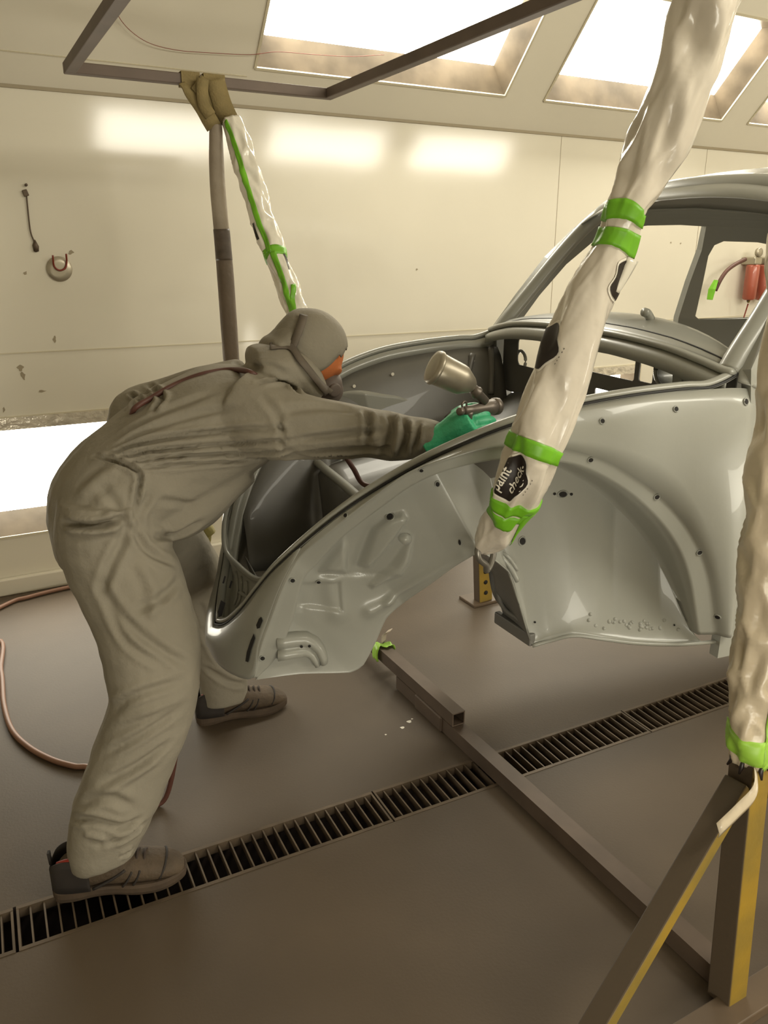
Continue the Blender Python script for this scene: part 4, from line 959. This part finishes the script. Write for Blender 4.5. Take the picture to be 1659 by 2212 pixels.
def surf_ribbon(name, pts, w, mt, bv_, off=0.004, hwpx=None, parent=None, sub=6):
    P = cr(np.array(pts, float), sub); G = [[], [], []]
    T = np.gradient(P, axis=0)
    for p, t_ in zip(P, T):
        n2 = nrm([-t_[1], t_[0]])
        for k, e in enumerate((-1, 0, 1)):
            q = None
            for b in bv_:
                h = cast(b, *(p + n2 * e * w)); q = h if h is not None and (q is None or np.linalg.norm(h - CAM) < np.linalg.norm(q - CAM)) else q
            if q is None: q = at(*(p + n2 * e * w), Y=2.0)
            G[k].append(q + nrm(CAM - q) * off)
    return obj(name, *grid(np.array(G)), mt, parent or person, thick=0.003)
surf_ribbon('headband', [(656, 680), (652, 695), (645, 715), (636, 738), (630, 750)], 9, 'headband', [capb], off=0.010)
surf_ribbon('mask_strap', [(584, 747), (610, 745), (630, 750), (648, 775), (668, 800), (690, 828), (708, 850)], 7, 'headband', [capb, bvh], off=0.011)
surf_ribbon('mask_strap', [(716, 848), (700, 836), (690, 826)], 6, 'headband', [capb, bvh], off=0.008)
# half-mask respirator
mc = hl(0.106, 0.0, -0.020)
mv, mf = remesh([ell(mc, AX, np.array([0.040, 0.054, 0.050])), ell(mc + fdir * 0.018, AX, np.array([0.038, 0.042, 0.042]))], 0.005, 4)
rsp = obj('respirator', mv, mf, 'mask', person)
for s in (-1, 1):
    c0 = mc + hside * s * 0.045 + fdir * 0.008; obj('filter', *revolve(c0, hside * s + fdir * 0.3, [(0, 0.016), (0.006, 0.020), (0.012, 0.020), (0.014, 0.015)], 18), 'mask', rsp)

# gloves
def hand(wr, kn, up_, side_, curl, mt, name, sgn=1, sc=1.0):
    """fist or resting hand: wrist, knuckle middle, back-of-hand normal, across direction."""
    wr, kn = np.array(wr), np.array(kn); d = nrm(kn - wr); up_ = nrm(np.array(up_) - d * (np.array(up_) @ d)); ac_ = np.cross(d, up_) * sgn
    parts = [tube(cr([wr - d * 0.05, wr, wr + d * 0.04, kn - d * 0.012, kn], 4), np.interp(np.linspace(0, 1, 17), [0, 0.3, 0.6, 1], [0.030, 0.029, 0.036, 0.034]) * sc, 16, flat=1.0)]
    lens = (0.036, 0.042, 0.040, 0.032)
    for k in range(4):
        b = kn + ac_ * (0.030 - 0.020 * k) * sc - d * 0.012 * abs(k - 1.2) * 0.5; P = [b - d * 0.03]; a = 0.15; p = b.copy()
        P.append(p.copy())
        for seg, L in enumerate((lens[k], lens[k] * 0.72, lens[k] * 0.6)):
            a += curl[seg]; p = p + (d * math.cos(a) - up_ * math.sin(a)) * L * sc; P.append(p.copy())
        parts.append(tube(cr(P, 4), np.linspace(0.0115, 0.0085, 4 * (len(P) - 1) + 1) * sc, 10))
    tb = wr + d * 0.03 + ac_ * 0.028; P = [tb - d * 0.01, tb + ac_ * 0.014 + d * 0.016, tb + ac_ * 0.018 + d * 0.042 - up_ * 0.016, tb + ac_ * 0.006 + d * 0.062 - up_ * 0.026]
    parts.append(tube(cr(P, 4), np.linspace(0.015, 0.009, 13) * sc, 10))
    V_, F_ = remesh(parts, 0.0032, 3); return obj(name, V_, F_, mt, person)
wn, kn_ = at(958, 942, Y=1.625), at(1022, 905, Y=1.575)
gl = hand(wn, kn_, (-0.15, -0.75, 0.65), None, (0.75, 1.15, 0.9), 'glove', 'glove', sgn=1, sc=1.18)
P = np.array([wn + nrm(kn_ - wn) * (-0.012)]); T_ = nrm(kn_ - wn)
obj('glove_cuff', *revolve(wn - T_ * 0.025, T_, [(0, 0.028), (0.004, 0.034), (0.014, 0.034), (0.02, 0.031)], 18), 'tape_pale', person)
hand(at(424, 1120, Y=2.41), at(446, 1158, Y=2.40), (0.5, -0.4, 0.7), None, (0.35, 0.4, 0.3), 'glove_khaki', 'work_glove', sgn=-1)

# shoes
def shoe(heel, toe, name, lab):
    heel, toe = np.array(heel), np.array(toe); d = nrm(toe - heel); s_ = np.array([-d[1], d[0], 0]); L = np.linalg.norm(toe - heel)
    def q(x, y, z): return heel + d * x * L + s_ * y + np.array([0, 0, z])
    o = None; n = 24
    st = [(0.0, .022, .06, .02), (0.03, .030, .088, 0.0), (0.10, .037, .112, 0), (0.22, .040, .122, 0), (0.36, .042, .118, 0), (0.48, .046, .104, 0), (0.60, .050, .096, 0), (0.72, .051, .086, 0), (0.84, .047, .076, 0), (0.93, .038, .064, 0), (0.985, .020, .044, 0)]
    S_ = cr(np.array(st), 4); rings = []
    for x, w, h, _ in S_:
        ring = []
        for k in range(n):
            a = 2 * math.pi * k / n; c, sn_ = math.cos(a), math.sin(a); z0 = 0.022
            ring.append(q(x, w * math.copysign(abs(c) ** 0.75, c), z0 + (h - z0) * (0.5 + 0.5 * sn_) if sn_ < 0 else z0 + (h - z0) * (0.5 + 0.5 * abs(sn_) ** 0.9)))
        rings.append(ring)
    o = obj('shoe', *loft(rings), 'shoe', person); tag(o, lab)
    so = [(-0.012, .018, 0.008, 0.03), (0.03, .036, 0.0, 0.034), (0.15, .042, 0, 0.034), (0.30, .040, 0.004, 0.032), (0.45, .043, 0.004, 0.030), (0.62, .053, 0, 0.030), (0.78, .053, 0.0, 0.030), (0.90, .043, 0.006, 0.034), (0.98, .026, 0.014, 0.038), (1.0, .010, 0.02, 0.036)]
    S_ = cr(np.array(so), 4); rings = [[q(x, w * cx_, z0 + (z1 - z0) * zz) for cx_, zz in ((-0.92, 0), (0.92, 0), (1.0, 0.35), (1.0, 0.8), (0.9, 1), (-0.9, 1), (-1.0, 0.8), (-1.0, 0.35))] for x, w, z0, z1 in S_]
    obj('sole', *loft(rings), 'sole', o, smooth=False)
    hcp = [(-0.006, .020, .10), (0.03, .033, .118), (0.10, .040, .128), (0.20, .0430, .126), (0.28, .0435, .10)]
    S_ = cr(np.array(hcp), 4); G = [[q(x, w * math.cos(a), 0.03 + (h - 0.03) * f) for a in (math.pi,) for f in np.linspace(0, 1, 5)] for x, w, h in S_[::-1]] + [[q(x, w * math.cos(a), 0.03 + (h - 0.03) * f) for a in (0,) for f in np.linspace(0, 1, 5)] for x, w, h in S_]
    obj('heel_counter', *grid(np.array(G)), 'shoe_dark', o, thick=0.003)
    obj('pull_tab', *bar(q(-0.006, 0, 0.10), q(-0.012, 0, 0.135), 0.014, 0.006), 'shoe_dark', o, smooth=False)
    for k in range(5):
        x = 0.46 + 0.055 * k; h = np.interp(x, [p[0] for p in st], [p[2] for p in st]); w = np.interp(x, [p[0] for p in st], [p[1] for p in st]) * 0.62
        obj('lace', *tube(cr([q(x, -w, h - 0.018), q(x + 0.01, -w * 0.5, h - 0.001), q(x + 0.012, 0, h + 0.004), q(x + 0.02, w * 0.5, h - 0.001), q(x + 0.03, w, h - 0.018)], 3), 0.0036, 6), 'lace', o)
    obj('tongue', *bar(q(0.34, 0, 0.125), q(0.46, 0, 0.108), 0.04, 0.008), 'shoe_dark', o, smooth=False, bevel=0.003)
    obj('side_overlay', *tube(cr([q(0.30, -.0440, .035), q(0.42, -.0465, .055), q(0.55, -.045, .080)], 4), 0.004, 6), 'shoe_dark', o)
    for xa, xb in ((0.52, 0.60), (0.60, 0.66)):
        obj('side_overlay', *tube(cr([q(xa, -.0500, .034), q((xa + xb) / 2, -.0505, .050), q(xb, -.047, .074)], 4), 0.003, 6), 'shoe_dark', o)
    obj('toe_cap', *tube(cr([q(0.80, -.0485, .040), q(0.84, -.040, .066), q(0.86, 0, .0765), q(0.84, .040, .066), q(0.80, .0485, .040)], 5), 0.003, 6), 'shoe_dark', o)
    obj('lining', *tube(cr([q(0.06, -.030, .118), q(0.15, -.036, .128), q(0.26, -.038, .122)], 4), 0.006, 6), 'lining', o)
shoe((0.028, 1.872, 0.0015), (0.350, 1.779, 0.0015), 'shoe', 'tan work shoe planted on the drain grate')
shoe((0.576, 2.492, 0), (0.905, 2.452, 0), 'shoe', 'tan work shoe under the nose of the car body')

# ================================================================== SPRAY GUN (held)
GY = 1.585
gp = lambda x, y, dy=0.0: at(x, y, Y=GY + dy)
gun = root('spray_gun', tuple(gp(1030, 880)), 'gravity spray gun with dented metal cup held in the green glove', 'spray gun')
c0, c1 = gp(942, 795, 0.02), gp(1018, 832); ax_ = nrm(c1 - c0); L = np.linalg.norm(c1 - c0)
obj('cup', *revolve(c0, ax_, [(0.0, 0.038), (0.004, 0.0395), (L * 0.25, 0.0385), (L * 0.62, 0.0375), (L * 0.72, 0.036), (L * 0.86, 0.028), (L * 1.0, 0.020), (L * 1.08, 0.012)], 36), 'cup', gun)
lid = obj('cup_lid', *revolve(c0 - ax_ * 0.010, ax_, [(0.0, 0.030), (0.001, 0.040), (0.008, 0.0425), (0.011, 0.0425), (0.014, 0.040)], 36), 'cup', gun)
n0, n1 = gp(1022, 840), gp(1048, 868)
obj('cup_neck', *revolve(n0, n1 - n0, [(0, 0.013), (0.008, 0.013), (0.012, 0.016), (0.018, 0.016), (0.022, 0.012), (np.linalg.norm(n1 - n0), 0.012)], 20), 'gun', gun)
b0, b1 = gp(1000, 888, -0.02), gp(1084, 876, 0.03); bd = nrm(b1 - b0); BL = np.linalg.norm(b1 - b0)
obj('gun_body', *revolve(b0, bd, [(0, 0.006), (0.004, 0.012), (0.03, 0.012), (BL * .45, 0.014), (BL * 0.62, 0.018), (BL * 0.75, 0.020), (BL * 0.78, 0.016)], 22), 'gun', gun)
ac_ = obj('air_cap', *revolve(b0 + bd * BL * 0.76, bd, [(0, 0.018), (0.004, 0.022), (0.016, 0.022), (0.02, 0.014), (0.024, 0.008)], 22), 'gun', gun)
sd = nrm(np.cross(bd, (0, 0, 1))); ud = np.cross(sd, bd)
for e in (-1, 1):
    p = b0 + bd * (BL * 0.76 + 0.012) + ud * e * 0.016; obj('air_horn', *tube([p, p + bd * 0.014, p + bd * 0.022 - ud * e * 0.004], [0.005, 0.004, 0.002], 8), 'gun', ac_)
h0 = b0 + bd * 0.02; h1 = gp(1000, 952, 0.02)
obj('handle', *tube(cr([h0, h0 * 0.6 + h1 * 0.4 + np.array([0, 0, 0.0]), h1], 5), np.linspace(0.012, 0.014, 11), 12, flat=1.3), 'gun', gun)
tr = cr([b0 + bd * 0.055 + ud * 0.012, b0 + bd * 0.055 - ud * 0.015, b0 + bd * 0.046 - ud * 0.035, b0 + bd * 0.040 - ud * 0.055], 4)
obj('trigger', *tube(tr, 0.005, 8), 'gun', gun)
rg = b0 + ud * 0.014 + bd * 0.004; P = np.array([rg + ud * 0.009 * math.sin(a) + bd * 0.009 * math.cos(a) for a in np.linspace(0, 6.283, 15)[:-1]])
obj('hanger_ring', *ctube(P, 0.003, 6), 'gun', gun)
obj('adjuster_knob', *revolve(b0 - bd * 0.016, bd, [(0, 0.008), (0.002, 0.010), (0.012, 0.010), (0.016, 0.006)], 14), 'gun', gun)

# ================================================================== HOSES
back = [(285, 892), (330, 858), (385, 828), (440, 808), (500, 799), (548, 808)]
bp_ = [q for q in (cast(bvh, *p) for p in back) if q is not None]
bp_ = [q - nrm(CAM - q) * 0.0025 for q in bp_]
hs = [np.array([0.30, 2.10, 0.012]), np.array([0.37, 2.09, 0.03]), at(384, 1580, Y=2.06), at(365, 1490, Y=2.10), at(330, 1300, Y=2.2), at(305, 1150, Y=2.38), at(300, 1040, Y=2.38), at(296, 950, Y=2.36)] + bp_ + [at(590, 850, Y=2.10), at(690, 930, Y=2.0), at(735, 972, Y=1.96), at(762, 1010, Y=1.93), at(790, 1048, Y=1.88), at(860, 1045, Y=1.76), at(940, 1015, Y=1.67), h1 + np.array([-0.01, 0.01, -0.05]), h1]
ho = obj('air_hose', *tube(cr(hs, 8), 0.0075, 10), 'hose_red'); tag(ho, 'dusty red air hose running over the painter\'s back to the spray gun', 'hose')
flo = [(205, 1664), (160, 1655), (110, 1640), (60, 1612), (25, 1575), (8, 1520), (2, 1450), (-20, 1390)]
P = [np.array([0.40, 2.02, 0.012])] + [at(x, y, Z=0.010) for x, y in flo] + [np.array([-0.55, 2.7, 0.012]), np.array([-0.5, 3.4, 0.012])] + [at(x, y, Z=0.012) for x, y in ((0, 1312), (60, 1290), (160, 1266), (260, 1250))] + [np.array([1.1, 3.93, 0.012])]
P[0] = np.array([0.29, 2.095, 0.012])
o = obj('floor_hose', *tube(cr(P, 8), 0.0095, 10), 'hose_floor'); tag(o, 'dusty tan hose curving across the floor behind the painter', 'hose')

# ================================================================== WALL ITEMS AND SMALL THINGS
wy = YW - 0.008
r = root('hanging_tool', tuple(at(57, 405, Y=wy)), 'thin wire tool with flat end hanging on the booth wall', 'tool')
A_, B_ = at(57, 418, Y=wy), at(74, 522, Y=wy)
obj('wire', *tube(cr([A_, at(61, 460, Y=wy), at(66, 500, Y=wy), B_], 5), 0.0032, 8), 'tool_dark', r)
obj('clip', *bar(at(52, 410, Y=wy), at(58, 424, Y=wy), 0.022, 0.012, up=(0, 1, 0)), 'tool_dark', r, smooth=False, bevel=0.003)
obj('pin', *revolve(at(56, 400, Y=YW), (0, -1, 0), [(0, 0.006), (0.02, 0.006), (0.022, 0.003)], 10), 'tool_dark', r)
G = np.array([[at(74, 518, Y=wy), at(70, 530, Y=wy), at(73, 543, Y=wy)], [at(75, 518, Y=wy), at(77, 530, Y=wy), at(78, 545, Y=wy)], [at(76, 518, Y=wy), at(84, 532, Y=wy), at(84, 543, Y=wy)]]); obj('blade', *grid(G), 'tool_dark', r, thick=0.004)
hc_ = at(128, 581, Y=YW)
r = root('magnetic_hook', tuple(hc_), 'round magnet with a rusty U hook on the booth wall', 'hook')
obj('magnet', *revolve(hc_, (0, -1, 0), [(0, 0.055), (0.006, 0.056), (0.010, 0.052), (0.011, 0.03), (0.0112, 0.004)], 32), 'steel', r)
uy = YW - 0.018; obj('u_hook', *tube(cr([at(114, 552, Y=uy - .02), at(116, 572, Y=uy), at(122, 581, Y=uy), at(131, 584, Y=uy), at(141, 579, Y=uy), at(144, 566, Y=uy), at(143, 549, Y=uy - .02)], 5), 0.0042, 8), 'rust_red', r)
# air filter canisters by the far end
cy_ = YW - 0.08
r = root('air_filter_set', tuple(at(1640, 640, Y=cy_)), 'row of red air filter canisters with gauges on the wall, seen through the car body', 'air filter')
for k, x in enumerate((1617, 1643, 1669)):
    p = at(x, 648, Y=cy_); tp_ = at(x, 572, Y=cy_); H = tp_[2] - p[2]
    b = obj('canister', *revolve((p[0], cy_, p[2]), (0, 0, 1), [(0, 0.034), (0.012, 0.046), (H * 0.5, 0.047), (H - 0.012, 0.047), (H, 0.042)], 24), 'canister', r)
    obj('head', *box(p[0] - 0.04, p[0] + 0.04, cy_ - 0.04, YW - 0.002, p[2] + H, p[2] + H + 0.055), 'steel', r, smooth=False, bevel=0.01)
    gg = obj('gauge', *revolve((p[0], cy_ - 0.02, p[2] + H + 0.085), (0, -1, 0), [(0, 0.03), (0.02, 0.032), (0.024, 0.028), (0.0245, 0.003)], 20), 'steel', r)
    obj('drain_valve', *revolve((p[0], cy_, p[2] - 0.02), (0, 0, 1), [(0, 0.006), (0.01, 0.012), (0.02, 0.012)], 10), 'yellow', r)
p = at(1617, 650, Y=cy_); obj('drain_tube', *tube([(p[0], cy_, p[2] - 0.02), (p[0] - 0.01, cy_ + 0.03, p[2] - 0.2), (p[0] - 0.01, cy_ + 0.05, p[2] - 0.5)], 0.005, 8), 'rust_red', r)
ph = cr([at(1610, 560, Y=cy_), at(1590, 570, Y=cy_ - .02), at(1570, 585, Y=cy_ - .03), at(1556, 605, Y=cy_ - .03), at(1545, 628, Y=cy_ - .02)], 6)
hz = obj('outlet_hose', *tube(ph, 0.014, 10), 'hose_red', r)
pe = at(1540, 625, Y=cy_ - .02); obj('tape_flag', *tube([pe + np.array([0.02, 0, 0.06]), pe + np.array([-0.01, 0, 0.0]), pe + np.array([-0.02, 0.0, -0.07])], [0.02, 0.032, 0.026], 6, flat=0.5), 'tape', hz, smooth=False)
# yellow perforated stand behind the bulkhead
sy = at(1036, 1302, Z=0.0)
r = root('yellow_stand', tuple(sy), 'yellow perforated steel stand on the floor behind the front bulkhead', 'stand')
d_ = np.array([-0.10, 0.05, 0.62]); 
obj('upright', *bar(sy + np.array([0.02, 0, 0.012]), sy + np.array([-0.02, 0, 0.58]), 0.075, 0.05, up=(0, 1, 0)), 'yellow', r, smooth=False, bevel=0.004)
obj('foot', *box(sy[0] - 0.06, sy[0] + 0.28, sy[1] - 0.04, sy[1] + 0.09, 0.0, 0.014), 'yellow_dusty', r, smooth=False, bevel=0.003)
for k in range(9):
    z = 0.06 + k * 0.055; V, F = revolve(sy + np.array([0.02 - 0.04 * z / .58, -0.0262, z]), (0, -1, 0), [(0, 0.011), (0.001, 0.011)], 10); obj('punched_hole', V, F, 'hole', r)
# masking left on the floor beam
bt = np.array([BX, 2.50, 0.083])
r = root('tape_scrap', tuple(bt + np.array([0, 0, 0.026])), 'torn scrap of green masking tape stuck to the floor beam', 'tape')
P = cr([bt + np.array([-0.035, 0, -0.03]), bt + np.array([-0.032, 0.01, 0.028]), bt + np.array([0.0, 0.0, 0.032]), bt + np.array([0.033, -0.005, 0.03]), bt + np.array([0.036, 0.0, -0.01]), bt + np.array([0.045, -0.01, -0.05])], 4)
G = np.array([P + np.array([0, e * 0.022, 0.004 * math.sin(e * 5)]) + np.array([[0, 0.006 * math.sin(i * 1.3), 0.003 * math.cos(i * 2.1)] for i in range(len(P))]) for e in (-1, -0.3, 0.4, 1)]); obj('tape_band', *grid(G), 'tape_pale', r, thick=0.002)
P = cr([bt + np.array([0.01, 0.02, 0.03]), bt + np.array([0.02, 0.03, 0.06]), bt + np.array([0.04, 0.02, 0.075])], 4); G = np.array([P + np.array([0.016 * e, 0.01 * e, 0.004 * e * e]) for e in (-1, 0, 1)]); obj('tape_curl', *grid(G), 'sleeve', r, thick=0.003)
# paint drips on the floor
for k, (x, y, s) in enumerate(((884, 1559, 7), (869, 1572, 6), (833, 1587, 3), (890, 1553, 3))):
    p = at(x, y, Z=0.0); V = [(p[0], p[1], 0.0014)] + [(p[0] + math.cos(a) * s * 0.0012 * (1 + 0.3 * math.sin(3 * a + k)), p[1] + math.sin(a) * s * 0.0014 * (1 + 0.25 * math.cos(2 * a)), 0.0004) for a in np.linspace(0, 6.283, 13)[:-1]]
    obj('paint_spot', V, [(0, 1 + i, 1 + (i + 1) % 12) for i in range(12)], 'paper_white', fl)
# thin red thread across the ceiling slope
TH = []
for x, y in ((246, -40), (250, 20), (275, 60), (320, 92), (380, 108), (450, 114), (540, 118), (600, 112), (680, 118), (760, 122), (830, 118)):
    d = ray(x, y); q0 = np.array([0, YW, ZC]) + SN * 0.02; tq = ((q0 - CAM) @ SN) / (d @ SN); TH.append(CAM + d * tq)
o = obj('red_thread', *tube(cr(TH, 5), 0.0014, 6), 'rust_red'); tag(o, 'thin red thread hanging in a curve along the sloped ceiling', 'thread')
# scuffs on the far wall
for x, y, w, h in ((44, 795, 6, 5), (50, 812, 4, 8), (90, 845, 7, 2), (118, 733, 3, 6), (8, 885, 2, 6), (900, 582, 3, 2), (1449, 524, 3, 2), (1470, 526, 3, 2), (153, 545, 5, 4), (55, 590, 3, 4), (1532, 530, 4, 6)):
    p = at(x, y, Y=YW); V = [(p[0] + math.cos(a) * w * 0.0023 * (1 + 0.4 * math.sin(3 * a + x)), YW - 0.001, p[2] + math.sin(a) * h * 0.0023 * (1 + 0.4 * math.cos(2 * a + y))) for a in np.linspace(0, 6.283, 13)[:-1]]
    obj('scuff_mark', V, [tuple(range(12))], 'seam', wb, smooth=False)
